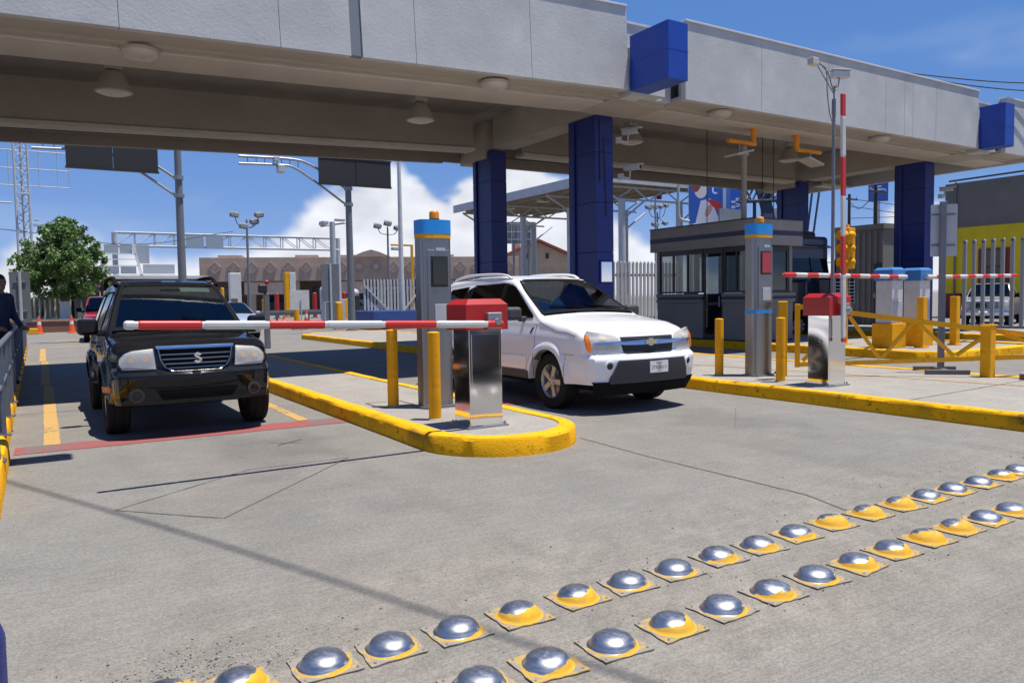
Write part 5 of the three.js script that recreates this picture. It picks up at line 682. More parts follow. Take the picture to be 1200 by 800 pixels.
{ // lattice mast and pipe grid of a billboard
  const t = thing('lattice_mast', 'tall grey lattice radio mast at the left edge', 'mast', [-.42, 0, -60]), L = [[-.42, .2], [.34, .2], [-.04, -.5]]; L.forEach(([x, z]) => obj('mast_leg', rod([x, 0, z], [x, 14, z], .07, 8), mat.paleSteel, t)); for (let y = 0, k = 0; y < 13.5; y += .55, k++) for (let i = 0; i < 3; i++) { const a = L[i], b = L[(i + 1) % 3], f = k % 2; obj('lattice_brace', rod([(f ? a : b)[0], y, (f ? a : b)[1]], [(f ? b : a)[0], y + .55, (f ? b : a)[1]], .028, 5), mat.paleSteel, t); } obj('antenna_box', [box(.5, .12, .4, .1, 8.6, .4, .02), box(.3, .2, .12, .62, 6.6, .3, .02), box(.3, .14, .12, .66, 6.95, .3, .02)], mat.paleSteel, t);
  const g = thing('empty_billboard', 'bare pale pipe grid of an empty billboard at top left', 'billboard', [0, 0, -62]); for (const y of [9.5, 10.65, 11.85, 13]) obj('pipe', rod([-8, y, 0], [2.35, y, 0], .04, 6), mat.paleSteel, g); for (const x of [-7.4, -5.4, -3.4, -2.3, -1.2, .55, 1.65, 2.32]) obj('pipe', rod([x, 9.5, 0], [x, 13, 0], .035, 6), mat.paleSteel, g); for (const x of [-6.4, -2.9]) obj('support', rod([x, 0, -.4], [x, 13, -.4], .14, 10), mat.greySteel, g); obj('outrigger', rod([-9, 8.3, .3], [-1.1, 8.3, .3], .06, 6), mat.paleSteel, g);
}
// overhead lane signs seen from behind
function overhead(label, x, z, panel, tip) {
  const t = thing('overhead_sign', label, 'overhead sign', [x, .1, z]); obj('pole', [cyl(.17, .13, 7.35, 0, 0, 0, 14), cyl(.3, .3, .04, 0, 0, 0, 14)], mat.greySteel, t);
  obj('clamp_ring', [cyl(.19, .19, .14, 0, 6.2, 0, 14), cyl(.2, .2, .14, 0, 5.5, 0, 14)], mat.steel, t);
  obj('upper_arm', tube([[-.1, 6.25, 0], [-.8, 6.7, 0], [-1.7, 7.2, 0], [-2.5, 7.36, 0], [tip, 7.32, 0]], .055, 40, 8), mat.steel, t); obj('lower_arm', tube([[-.1, 5.55, 0], [-1.2, 6.3, 0], [-2.3, 6.98, 0], [-2.9, 7.08, 0], [tip, 7.02, 0]], .05, 40, 8), mat.steel, t);
  for (let i = 1; i < 8; i++) { const xx = tip + i * .35; obj('arm_strut', rod([xx, 7.03, 0], [xx, 7.33, 0], .02, 6), mat.steel, t); }
  const p = obj('sign_panel', [ext(panel[0], panel[0] + (panel[1] - panel[0]) / 2 - .01, 6.42, 7.52, .1, .24, .01), ext(panel[0] + (panel[1] - panel[0]) / 2 + .01, panel[1], 6.42, 7.52, .1, .24, .01)], mat.blackMetal, t); obj('panel_frame', [ext(panel[0] - .03, panel[1] + .03, 7.521, 7.58, .08, .26), ext(panel[0] - .03, panel[1] + .03, 6.36, 6.419, .08, .26)], mat.blackMetal, p); return t;
}
overhead('blank dark overhead sign on a grey cantilever pole above the black SUV', 5.0, -33, [-3.85, -.75], -4.9);
{ const t = overhead('blank dark overhead sign with floodlight arm beside the white flagpole', 11.98, -33, [-1.36, 1.95], -4.65); obj('floodlight', [box(.3, .34, .3, -2.95, 6.75, 0, .04), box(.1, .5, .1, -3.05, 6.95, 0), box(.2, .2, .24, -3.15, 7.2, .05, .03)], mat.paleSteel, t); }

// ------------------------------------------------------------------ beyond the lanes
{ // brown building with diamond ornaments
  const t = thing('customs_building', 'long brown flat roofed building with diamond ornaments across the background', 'building', [15.4, 0, -90], -.34), br = M('brown stucco', [.54, .40, .32], .9, { map: blotch, metres: true }), dk = M('dark brown wall', [.26, .19, .15], .9, { map: blotch, metres: true }), lt = M('tan panel', [.66, .51, .40], .9, { map: blotch, metres: true });
  const L = 36; obj('parapet', [ext(0, L, 3.7, 6.35, -22, 0, .03)], br, t); obj('rear_wall', ext(1, L - 1, 0, 3.69, -20, -4), dk, t); obj('gable', plate([[-2.2, 0], [2.2, 0], [.9, .55], [0, .8], [-.9, .55]].map(([x, y]) => [x + 18.6, y + 6.35]), .5), br, t); for (const x of [1.5, 10, 15, 26]) obj('roof_box', ext(x, x + 2.6, 6.351, 6.75, -6, -3), br, t);
  for (let i = 0; i < 18; i++) { const x = 1.6 + i * 1.95, d = .62; const o = obj('diamond_ornament', [0, 1, 2, 3].map((q) => bar(...[[[x - d, 5.2, .05], [x, 5.2 + d, .05]], [[x, 5.2 + d, .05], [x + d, 5.2, .05]], [[x + d, 5.2, .05], [x, 5.2 - d, .05]], [[x, 5.2 - d, .05], [x - d, 5.2, .05]]][q], .12, .16)), br, t); obj('diamond_field', plate([[x - .44, 5.2], [x, 4.76], [x + .44, 5.2], [x, 5.64]], .04), lt, o); }
  for (let i = 0; i < 4; i++) obj('diamond_ornament', at(plate([[-.5, 0], [0, -.5], [.5, 0], [0, .5]], .08), -.08, 5.2, -2 - i * 3, 0, -Math.PI / 2), lt, t);
  for (let i = 0; i <= 7; i++) obj('pillar', ext(i * 4.8 - .45 + .5, i * 4.8 + .45 + .5, 0, 3.69, -1.6, -.5), br, t); for (let i = 0; i < 6; i++) { const x = 1.4 + i * 5.2, w = obj('window', ext(x, x + 2.4, 1.2, 3.1, -3.99, -3.93), mat.blueBox, t); for (const [a, b] of [[.1, 1.1], [1.3, 2.3]]) for (const [c, d] of [[1.3, 2.1], [2.2, 3.0]]) obj('pane', ext(x + a, x + b, c, d, -3.93, -3.9), mat.glassDark, w); } for (const x of [4.6, 13.5, 24]) obj('hanging_panel', ext(x, x + 4.2, 2.2, 3.6, -.49, -.3), lt, t);
}
{ // house with red tiled gable
  const t = thing('red_roof_house', 'tan house with red tiled gable roof behind the steel canopy', 'house', [53.4, 0, -80], -.45), w = M('tan house wall', [.66, .48, .33], .9, { map: blotch, metres: true }), r = M('red roof tile', [.36, .10, .06], .8, { map: paintWear, metres: true });
  obj('wall', [plate([[-5.2, 0], [5.2, 0], [5.2, 6.0], [0, 8.3], [-5.2, 6.0]], 14).translate(0, 0, -14)], w, t); const rf = obj('roof', [bar([0, 8.45, -7], [5.7, 5.95, -7], .01, .01)].concat([1, -1].map((s) => at(new THREE.BoxGeometry(6.4, .18, 15), s * 2.95, 7.16, -6.8, 0, 0, -s * .415))), r, t); for (const s of [1, -1]) obj('barge_board', bar([0, 8.5, .75], [s * 5.9, 5.85, .75], .1, .3), r, rf); for (const x of [-1.2, 1.2]) { const v = obj('vent', ext(x - .2, x + .2, 6.2, 6.9, .0, .05), mat.blackMetal, t); obj('vent_frame', ext(x - .28, x + .28, 6.91, 7.0, .0, .08), w, v); } obj('chimney', ext(-2.6, -1.6, 7.2, 9.8, -6, -5), w, t); for (const x of [-3, 1.6]) { const q = obj('window', ext(x, x + 1.5, 2.5, 4, .0, .04), mat.blackMetal, t); obj('pane', ext(x + .1, x + 1.4, 2.6, 3.9, .04, .06), mat.glassDark, q); }
}
{ const t = thing('billboard', 'back of a grey billboard above the red roofed house', 'billboard', [44.6, 0, -70], -.4); obj('panel', [ext(-1.6, 1.6, 7.2, 9.5, 0, .15)], mat.greySteel, t); for (const x of [-1.1, -.4, .3, 1]) obj('stiffener', ext(x, x + .08, 7.2, 9.5, .151, .25), mat.paleSteel, t); for (const y of [7.6, 8.4, 9.2]) obj('stiffener', ext(-1.6, 1.6, y, y + .08, .251, .32), mat.paleSteel, t); obj('post', [cyl(.12, .12, 7.2, -.8, 0, .05, 10), cyl(.12, .12, 7.2, .8, 0, .05, 10)], mat.greySteel, t); }
{ // truss gantry
  const t = thing('truss_gantry', 'pale steel truss gantry crossing the background with sign boards', 'gantry', [0, 0, -75]), c = mat.paleSteel, y0 = 6.45, y1 = 7.6, x0 = 6, x1 = 26; for (const z of [-.4, .4]) { obj('chord', [rod([x0, y0, z], [x1, y0, z], .08, 8), rod([x0, y1, z], [x1, y1, z], .08, 8)], c, t); for (let x = x0, k = 0; x < x1 - 1; x += 1.6, k++) { obj('web_post', rod([x, y0, z], [x, y1, z], .05, 6), c, t); obj('web_diagonal', k < 7 ? rod([x, y0, z], [x + 1.6, y1, z], .04, 6) : rod([x, y1, z], [x + 1.6, y0, z], .04, 6), c, t); } } for (const x of [x0, x1]) obj('gantry_post', rod([x, 0, 0], [x, y1, 0], .22, 12), c, t);
  for (const x of [11.7, 13.4]) obj('sign_board', ext(x, x + 1.5, 6.35, 7.5, .5, .6), M('blue grey board', [.30, .37, .44], .5), t);
}
function floodPole(label, x, z, h, heads, m = mat.greySteel) { const t = thing('floodlight_pole', label, 'light pole', [x, 0, z]); obj('pole', cyl(.13, .07, h, 0, 0, 0, 12), m, t); for (const [dx, dy, dz] of heads) { const a = obj('floodlight', at(box(.62, .34, .42, 0, -.17, 0, .05), dx, h + dy, dz, .5, dx > 0 ? .4 : -.4), m, t); obj('lamp_glass', at(box(.52, .26, .02), dx, h + dy - .13, dz + .22, .5, dx > 0 ? .4 : -.4), mat.paleSteel, a); obj('arm', tube([[0, h - .6, 0], [dx * .7, h - .5 + dy * .3, dz * .6], [dx, h + dy - .1, dz]], .035, 10, 6), m, t); } return t; }
floodPole('tall light pole with clustered floodlights in front of the truss gantry', 13.75, -60, 7.6, [[-.9, .35, .1], [.9, .4, .1], [-.3, -.5, .3], [.6, -.1, -.2]]);
floodPole('slim light pole with three lamps left of the white flagpole', 25.1, -60, 7.4, [[-.9, .1, 0], [0, .35, 0], [.9, 0, 0]]); floodPole('light pole with two rows of floodlights above the booth', 50.4, -55, 9.3, [[-1.1, .4, 0], [-.4, .5, 0], [.4, .55, 0], [1.1, .7, 0], [-.5, -1.2, .2], [.8, -1.0, .2]]); floodPole('dark light pole seen through the steel canopy', 43.5, -58, 8.6, [[-.7, .2, 0], [.5, .3, 0]], mat.blackMetal);
{ const t = thing('camera_pole', 'pale camera pole right of the dark overhead sign pole', 'pole', [12.9, 0, -38]); obj('pole', cyl(.16, .14, 5.4, 0, 0, 0, 12), mat.paleSteel, t); obj('camera', [box(.3, .2, .7, -.5, 5.2, .2, .04), box(.5, .12, .3, .4, 5.45, 0, .03)], mat.paleSteel, t); obj('arm', rod([-.6, 5.15, 0], [.9, 5.4, 0], .04), mat.paleSteel, t); }
{ const t = thing('flag_planter', 'blue concrete planter box at the foot of the white flagpole', 'planter', [15.2, .1, -36]), b = M('blue planter paint', [.045, .10, .34], .6, { map: paintWear, metres: true }); for (const a of [[-1.6, 1.6, 0, .8, 1.3, 1.5], [-1.6, 1.6, 0, .8, -1.5, -1.3], [-1.6, -1.4, 0, .8, -1.298, 1.298], [1.4, 1.6, 0, .8, -1.298, 1.298]]) obj('wall', ext(...a, .02), b, t); obj('soil', ext(-1.398, 1.398, 0, .5, -1.298, 1.298), M('planter soil', [.1, .08, .06], 1), t);
  const f = thing('flagpole', 'tall white flagpole rising from the blue planter', 'flagpole', [15.75, .5, -36]); obj('shaft', [cyl(.14, .08, 10.5, 0, 0, 0, 14)], mat.white, f); obj('cleat', box(.06, .2, .1, .13, 1.4, 0), mat.steel, f); obj('finial', at(new THREE.SphereGeometry(.14, 12, 8), 0, 10.6, 0), mat.yellow, f); }
function palisade(label, pos, turn, n, step, h, w, m, brace) { const t = thing('palisade_fence', label, 'fence', pos, turn), pk = plate([[-w / 2, .1], [w / 2, .1], [w / 2, h - w * .7], [0, h], [-w / 2, h - w * .7]], .05, .004); for (let i = 0; i < n; i++) { const q = obj('pale', pk, m, t); q.position.x = i * step; } obj('rail', [ext(-.2, n * step, .45, .55, -.07, -.01), ext(-.2, n * step, h * .78, h * .78 + .1, -.07, -.01)], m, t); if (brace) obj('gate_brace', [bar([0, h * .85, .09], [n * step * .5, .3, .09], .05, .1), bar([n * step, h * .85, .09], [n * step * .55, .3, .09], .05, .1)], m, t); return t; }
palisade('white palisade gate behind the blue planter', [17.2, 0, -45], 0, 18, .22, 2.7, .11, mat.paleSteel, true); palisade('white palisade fence between the near blue column and the booth', [19.2, 0, -25], 0, 24, .21, 2.9, .11, mat.paleSteel);
{ // steel canopy of the next lanes
  const t = thing('steel_canopy', 'pale steel framed canopy with tan underside right of the near columns', 'canopy'), u = M('tan roof sheet', [.42, .36, .28], .8, { map: blotch, metres: true }), s = mat.paleSteel; obj('roof_sheet', ext(24.6, 31.4, 7.42, 7.5, -47, -31), u, t); obj('edge_fascia', [ext(24.5, 24.6, 7.25, 7.75, -47, -31), ext(24.6, 31.4, 7.25, 7.75, -31, -30.9)], s, t);
  for (let x = 25.4; x < 31.3; x += 1.1) obj('purlin', ext(x, x + .1, 7.22, 7.415, -46.9, -31.1), u, t); for (const z of [-46, -41, -36, -31.4]) { obj('truss_chord', [rod([24.7, 7.15, z], [31.3, 7.15, z], .06, 6), rod([26, 6.5, z], [31.3, 6.5, z], .06, 6), rod([24.7, 7.15, z], [26, 6.5, z], .06, 6)], s, t); for (let x = 26, k = 0; x < 30.5; x += 1.1, k++) obj('truss_web', rod([x, k % 2 ? 7.15 : 6.5, z], [x + 1.1, k % 2 ? 6.5 : 7.15, z], .04, 6), s, t); for (const x of [26.3, 30.4]) { obj('column', cyl(.19, .19, 6.5, x, 0, z, 14), s, t); obj('knee_brace', rod([x, 5.4, z], [x + 1.6, 6.5, z], .05, 6), s, t); } } for (const z of [-43, -39, -34]) obj('ceiling_lamp', box(.8, .14, .3, 26.5, 7.2, z, .03), mat.white, t);
}
{ const y = thing('yellow_lamp_bracket', 'yellow angled post with small lamp left of the rear blue column', 'lamp post', [21.8, 0, -48]); obj('post', [ext(-.07, .07, 0, 5.0, -.07, .07), ext(-1.5, .07, 5.001, 5.12, -.07, .07)], mat.yellow, y); obj('lamp_head', box(.7, .2, .4, -1.1, 4.72, 0, .04), mat.paleSteel, y); }
{ // printed banner in its frame, right of the steel canopy
  const t = thing('advert_banner', 'colourful printed advertising banner above the booth roof', 'banner', [30.2, 0, -30.5], -.35);
  const tx = canvasTex(512, 360, (c, w, h) => { const r = rng(5); c.fillStyle = '#2f62b8'; c.fillRect(0, 0, w, h); c.fillStyle = '#e9dcd6'; c.beginPath(); c.ellipse(110, 70, 62, 80, 0, 0, 7); c.fill(); c.fillStyle = '#8a4a40'; c.beginPath(); c.ellipse(70, 40, 40, 60, .3, 0, 7); c.fill(); c.fillStyle = '#d8dbe8'; c.beginPath(); c.moveTo(60, 360); c.lineTo(110, 170); c.lineTo(200, 150); c.lineTo(300, 360); c.fill(); c.fillStyle = '#c49a8a'; c.beginPath(); c.ellipse(185, 250, 26, 60, .5, 0, 7); c.fill(); c.fillStyle = '#c8322e'; c.beginPath(); c.moveTo(150, 150); c.lineTo(290, 180); c.lineTo(310, 240); c.lineTo(270, 260); c.fill(); c.fillStyle = '#eef2fa'; c.font = 'bold 96px sans-serif'; c.fillText('C', 210, 110); c.fillStyle = '#4a7fd0'; c.fillRect(330, 0, 60, h); c.fillStyle = '#c3c8d0'; c.fillRect(318, 0, 30, h); c.fillStyle = '#2c66c4'; c.fillRect(395, 0, 90, h); c.fillStyle = '#f2f4f8'; c.save(); c.translate(450, 330); c.rotate(-Math.PI / 2); c.font = 'bold 52px sans-serif'; c.fillText('A B R E', 0, -14); c.fillText('C L U B', 20, 28); c.restore(); });
  const p = obj('banner_sheet', ext(0, 3.2, 5.3, 7.6, 0, .05), mat.white, t), g = new THREE.PlaneGeometry(3.2, 2.3); const q = obj('print', g, new THREE.MeshStandardMaterial({ name: 'banner print', map: tx, roughness: .6 }), p); q.position.set(1.6, 6.45, .055); obj('frame', tube([[-.5, 7.6, .1], [-.62, 7.2, .1], [-.62, 5.8, .1], [-.45, 5.5, .1], [0, 5.4, .1]], .08, 24, 8), mat.paleSteel, t); obj('support', [cyl(.12, .12, 6, .2, 0, -.1, 10), cyl(.16, .16, 8, 2.15, 0, -.25, 10)], mat.paleSteel, t);
}
{ // dark steel truss and tilted panel
  const t = thing('steel_tower', 'dark steel truss tower with tilted panel right of the banner', 'tower', [33.5, 0, -28]), m = M('dark navy steel', [.035, .045, .075], .5), pl = M('grey blue sheet', [.30, .36, .42], .5, { map: blotch, metres: true }); for (const z of [0, .6]) { obj('chord', [rod([-2.2, 6.9, z], [2.4, 7.3, z], .08, 6), rod([-2.2, 6.2, z], [1.6, 6.5, z], .07, 6)], m, t); for (let i = 0; i < 8; i++) obj('web', rod([-2.2 + i * .5, i % 2 ? 6.95 : 6.25, z], [-1.7 + i * .5, i % 2 ? 6.3 : 7.0, z], .05, 6), m, t); } for (const x of [-1.9, -1.1, .9]) obj('post', rod([x, 0, .1], [x, 6.3, .1], .09, 8), m, t); obj('tilted_panel', at(box(.9, 3.2, .08), -.1, 3.9, .7, -.1, 0, .25), m, t); obj('catwalk', [box(1.2, .06, .5, 1.3, 6.2, .9), box(.8, .06, .5, 1.6, 5.6, .9), box(.5, .12, .4, 1.2, 5.9, .9)], m, t); obj('wall_sheet', ext(-2.4, -.4, 0, 6.0, -1.2, -1.1), pl, t); obj('wall_sheet', ext(.9, 3.4, 0, 6.2, -1.2, -1.1), pl, t); for (const [a, b] of [[1.9, 2.5], [2.4, 3.1]]) obj('stay', rod([a, 4, 1], [b, 7.4, 1], .06, 6), m, t);
}
{ // ribbed grey cabin and the yellow and grey building
  const t = thing('ribbed_cabin', 'ribbed grey metal cabin beside the far right blue column', 'cabin', [29.2, 0, -18.6]), m = M('grey brown cabin paint', [.22, .205, .19], .7, { map: blotch, metres: true }); obj('wall', ext(0, 2.6, .1, 4.0, -2.2, 0), m, t); for (let i = 0; i < 9; i++) obj('rib', ext(-.05, -.001, .15, 3.9, -2.15 + i * .26, -2.05 + i * .26), m, t); obj('roof_edge', ext(-.12, 2.7, 4.001, 4.2, -2.3, .1), m, t); const d = obj('door', ext(-.06, -.002, .15, 2.6, -.35, .0), mat.blackMetal, t); obj('handle', box(.05, .2, .05, -.08, 1.2, -.3), mat.steel, d);
  const b = thing('yellow_building', 'grey and bright yellow painted building at the right edge', 'building', [42, 0, 0]), g = M('taupe render', [.21, .185, .16], .9, { map: blotch, metres: true }), y = M('bright yellow render', [.90, .64, .012], .8, { map: blotch, metres: true }), red = M('dark red trim', [.20, .02, .025], .6); obj('upper_wall', ext(0, 10, 4.78, 7.15, -23.2, -2), g, b); obj('lower_wall', ext(.02, 10, 0, 4.779, -23.18, -2.02), y, b); obj('red_base', ext(-.01, .019, 0, 1.3, -23.1, -17), red, b); const w = obj('window', ext(-.05, .018, 1.6, 3.6, -21.4, -19.9), red, b); for (const [z0, z1] of [[-21.25, -20.7], [-20.6, -20.05]]) for (const [y0, y1] of [[1.7, 2.6], [2.7, 3.5]]) obj('pane', ext(-.08, -.051, y0, y1, z0, z1), mat.glassDark, w); obj('downpipe', rod([-.08, 0, -22.6], [-.08, 7.2, -22.6], .05), g, b); obj('roof_rail', rod([0, 7.3, -23], [0, 7.45, -4], .05), mat.blackMetal, b);
}
{ const t = thing('bar_fence', 'row of tall round topped grey steel posts at the right edge', 'fence', [30.3, 0, -15.95]); for (let i = 0; i < 9; i++) { const q = obj('fence_post', [box(.10, 3.3, .13, 0, 0, 0, .02), at(new THREE.CylinderGeometry(.065, .065, .10, 16), 0, 3.3, 0, 0, 0, Math.PI / 2)], mat.postGrey ??= M('mid grey post paint', [.33, .335, .345], .5), t); q.position.set(.03 * i, 0, .325 * i); } obj('ground_beam', ext(-.1, .35, 0, .12, -.2, 2.9), mat.slab, t); }
{ const t = thing('blue_sign', 'distant blue sign board on a pole between the right columns', 'sign', [93, 0, -60], -.9); const tx = canvasTex(128, 128, (c) => { c.fillStyle = '#3c62b0'; c.fillRect(0, 0, 128, 128); c.fillStyle = '#d8e0f2'; c.fillRect(22, 46, 84, 10); c.fillRect(30, 66, 68, 8); c.fillRect(44, 26, 40, 10); }); obj('board', ext(-1.15, 1.15, 13.1, 15.6, -.3, .2), mat.blueBox, t); const q = obj('board_face', new THREE.PlaneGeometry(2.2, 2.4), new THREE.MeshStandardMaterial({ name: 'sign print', map: tx, roughness: .5 }), t); q.position.set(0, 14.35, .21); obj('pole', cyl(.3, .25, 13.1, 0, 0, 0, 12), mat.paleSteel, t); }
{ // poles and wires
  const pole = (x, z, h, label) => { const t = thing('utility_pole', label, 'pole', [x, 0, z]); obj('shaft', cyl(.16, .11, h, 0, 0, 0, 10), mat.blackMetal, t); obj('crossarm', box(1.8, .12, .1, 0, h - .5, .15), mat.blackMetal, t); for (const s of [-.8, 0, .8]) obj('insulator', cyl(.06, .05, .18, s, h - .38, .15, 8), mat.paleSteel, t); };
  pole(58, -40, 9.6, 'utility pole in the gap left of the far right blue column'); pole(47, -30.5, 8.4, 'leaning dark pole right of the rear blue column at far right');
  const wire = (pts, r, label) => tag(obj('overhead_wire', tube(pts, r, 40, 5), mat.blackMetal), label, 'wire', 'overhead wires');
  wire([[19.2, 7.32, -12.5], [26, 7.75, -12], [36, 8.9, -11]], .018, 'upper of two wires crossing the sky above the canopy at right'); wire([[19.4, 7.3, -12.5], [26, 7.55, -12.1], [36, 8.5, -11.2]], .018, 'lower of two wires crossing the sky above the canopy at right');
  [[9.2, 8.2], [8.6, 7.2], [7.6, 9.6]].forEach(([a, b], i) => wire([[58, a, -40], [70, (a + b) / 2 - .5, -36], [90, b, -30]], .03, `${ORD[i]} wire from the top in the gap between the right columns`)); wire([[47, 8, -30.4], [52, 7.6, -35], [58, 9, -40]], .03, 'wire between the two dark poles at the right');
  wire([[-30, 8.5, -58], [-2, 6.4, -60], [6, 5.7, -62], [14, 7.2, -66]], .025, 'sagging wire behind the tree at the left');
  // the cable whose shadow crosses the near lane
  const P = (x, z, h) => [x + .17 * h, h, z + .15 * h]; wire([P(-2.2, -12.0, 9.9), P(-.25, -7.48, 9.6), P(.67, -5.29, 9.5), P(1.27, -3.76, 9.5), P(1.89, -2.12, 9.5), P(4.4, 4.4, 9.8), P(8, 14, 10.5)], .018, 'cable strung overhead whose shadow crosses the near concrete');
  const t = thing('lane_signal_box', 'overhead lane signal box whose shadow falls beside the red stop line', 'signal box', [-1.25, .165, -7.6]); obj('mast', cyl(.09, .08, 5.0, 0, 0, 0, 14), mat.greySteel, t); obj('box', ext(-.2, 2.3, 4.62, 4.95, -.24, .1, .03), mat.blackMetal, t); obj('arm', rod([0, 4.45, -.05], [2.2, 4.58, -.05], .04), mat.greySteel, t);
  const b = thing('blue_post', 'dark blue steel post at the bottom left corner', 'post', [-.207, 0, -2.42]); obj('shaft', [cyl(.1, .1, .56, 0, 0, 0, 18)], mat.blue, b); obj('cap', at(new THREE.SphereGeometry(.1, 18, 8, 0, 6.2832, 0, 1.57), 0, .56, 0), mat.blue, b);
}
// ------------------------------------------------------------------ small things among the far lanes
{
  const it = (name, label, cat, pos, parts, turn = 0, group) => { const t = thing(name, label, cat, pos, turn, group); for (const [n, g, m] of parts) obj(n, g, m, t); return t; };
  it('pay_column', 'tall white lane column left of the flood light pole', 'column', [14.0, 0, -66], [['body', box(.9, 3.6, .6, 0, .2, 0, .05), mat.white], ['foot', box(1.1, .2, .8), mat.slab]]);
  it('pay_column', 'yellow and white lane column with a red lower half', 'column', [17.9, 0, -64], [['body', box(.5, 3.7, .5, .25, .1, 0, .03), mat.white], ['yellow_edge', box(.35, 3.7, .5, -.2, .1, 0, .03), mat.yellow], ['red_panel', box(.5, 2.0, .02, .25, .1, .26), mat.red]]);
  [[13.0, -66, 2.6], [18.6, -57, 1.6], [20.6, -58, 1.5], [12.9, -37.2, 1.35], [12.6, -36.6, 1.35], [11.1, -38.5, 1.3], [21.5, -60, 1.6], [15.3, -62, 1.6]].forEach(([x, z, h], i) => it('bollard', `${['tall yellow post beside the white lane column', 'yellow post right of the red lower column', 'yellow post behind the white board', 'yellow post at the foot of the dark sign pole, right one', 'yellow post at the foot of the dark sign pole, left one', 'yellow post beside the small orange cone', 'yellow post left of the white palisade gate', 'yellow post below the flood light pole'][i]}`, 'bollard', [x, 0, z], [['post', lathe([[.14, 0], [.14, h - .05], [.1, h], [.0001, h + .01]], 14), mat.yellow], ['foot', box(.4, .05, .4), mat.slab]], 0, 'yellow posts beyond the lanes'));
  [[19.4, -62], [23.2, -64], [21.9, -62], [16.6, -63]].forEach(([x, z], i) => it('marker_post', `red marker post beyond the lanes, ${ORD[i]} built of four, ${['behind the cones', 'near the brown building pillar', 'left of the grey sign back', 'beside the yellow white column'][i]}`.replace(', ' + ORD[i] + ' built of four', ''), 'post', [x, 0, z], [['post', lathe([[.17, 0], [.17, 2.0], [.1, 2.1], [.0001, 2.12]], 14), mat.red], ['foot', box(.5, .1, .5), mat.slab]], 0, 'red marker posts'));
  it('white_board', 'blank white board on a thin post beyond the lanes', 'board', [10.6, 0, -36.2], [['board', box(.92, .92, .03, 0, 1.02, 0, .006), mat.white], ['post', cyl(.03, .03, 1.5, .05, 0, .04), mat.paleSteel]]);
  it('sign_post', 'back of a tall narrow grey sign left of the dark sign pole', 'sign', [12.05, .1, -36], [['sign_plate', box(.88, 1.8, .03, 0, 1.3, 0, .01), mat.greySteel], ['lower_plate', box(.5, .9, .03, 0, .38, 0, .01), mat.greySteel], ['post', box(.09, 3.1, .06, 0, 0, .05), mat.paleSteel]]);
  it('guard_rail', 'low grey guard rail across the far lanes', 'guard rail', [9.9, 0, -46], [['beam', [ext(0, 6.4, .75, .9, 0, .05), ext(0, 6.4, .60, .74, 0, .03)], mat.greySteel], ...[.3, 2.2, 4.1, 6.0].map((x) => ['post', box(.12, .8, .1, x, 0, -.06), mat.greySteel])]);
  it('control_cabinet', 'pale grey control cabinet right of the dark sign pole', 'cabinet', [14.2, 0, -42], [['body', box(1.2, 1.4, .6, 0, .1, 0, .02), mat.paleSteel], ['door', box(1.0, 1.1, .02, 0, .2, .31), mat.paleSteel], ['foot', box(1.3, .1, .7), mat.slab]]);
  it('lane_kiosk', 'white far lane machine with round top behind the guard rail', 'kiosk', [18.0, 0, -55], [['body', box(.7, 2.0, .5, 0, .1, 0, .08), mat.paleSteel], ['head', at(new THREE.SphereGeometry(.4, 14, 10), 0, 2.15, 0), mat.white]]);
  it('lane_kiosk', 'dark far lane machine right of the white one', 'kiosk', [20.4, 0, -55.4], [['body', box(.6, 1.7, .5, 0, .1, 0, .06), mat.blackMetal], ['head', at(new THREE.SphereGeometry(.33, 14, 10), 0, 1.95, 0), mat.paleSteel]]);
  it('card_reader', 'dark card reader pole with red knob behind the black SUV', 'card reader', [6.0, 0, -24.0], [['post', box(.16, 1.7, .16, 0, 0, 0, .02), mat.greySteel], ['head', box(.26, .26, .2, -.1, 1.7, 0, .05), mat.blackMetal], ['knob', at(new THREE.SphereGeometry(.07, 12, 8), .03, 2.03, 0), mat.red]]);
  { const t = thing('flag', 'limp flag on a thin pole above the palisade fence', 'flag', [31.0, 0, -34]); obj('flagpole', cyl(.06, .04, 8.6, 0, 0, 0, 10), mat.paleSteel, t); const g = new THREE.PlaneGeometry(.5, 1.3, 6, 8), p = g.attributes.position; for (let i = 0; i < p.count; i++) p.setZ(i, .08 * Math.sin(p.getX(i) * 14 + p.getY(i))); g.computeVertexNormals(); obj('cloth', g.translate(.28, 7.7, 0), M('dull red flag', [.25, .05, .06], .9, { side: THREE.DoubleSide }), t); }
  const c = simpleCar({ name: 'dark_car', label: 'dark car far beyond the white palisade gate', category: 'car', pos: [24.5, 0, -62], turn: .5 }, sedanS(), { ...sedanO(M('dark car paint', [.02, .02, .025], .3, { clearcoat: 1 })), hollow: false }); lamp(c.t, c.k, [[.42, .58], [.74, .60], [.78, .66], [.70, .72], [.44, .68]]);
}
{ // the car that has just passed, out of frame but mirrored in the polished cabinets
  const c = simpleCar({ name: 'departing_car', label: 'dark blue car that has just left the middle lane, mirrored in the steel cabinet', category: 'car', pos: [6.75, 0, 1.7], turn: -.08 }, sedanS(), { ...sedanO(M('midnight blue paint', [.006, .008, .02], .5, { clearcoat: 1 })), hollow: false }); lamp(c.t, c.k, [[.42, .58], [.74, .60], [.78, .66], [.70, .72], [.44, .68]]);
}
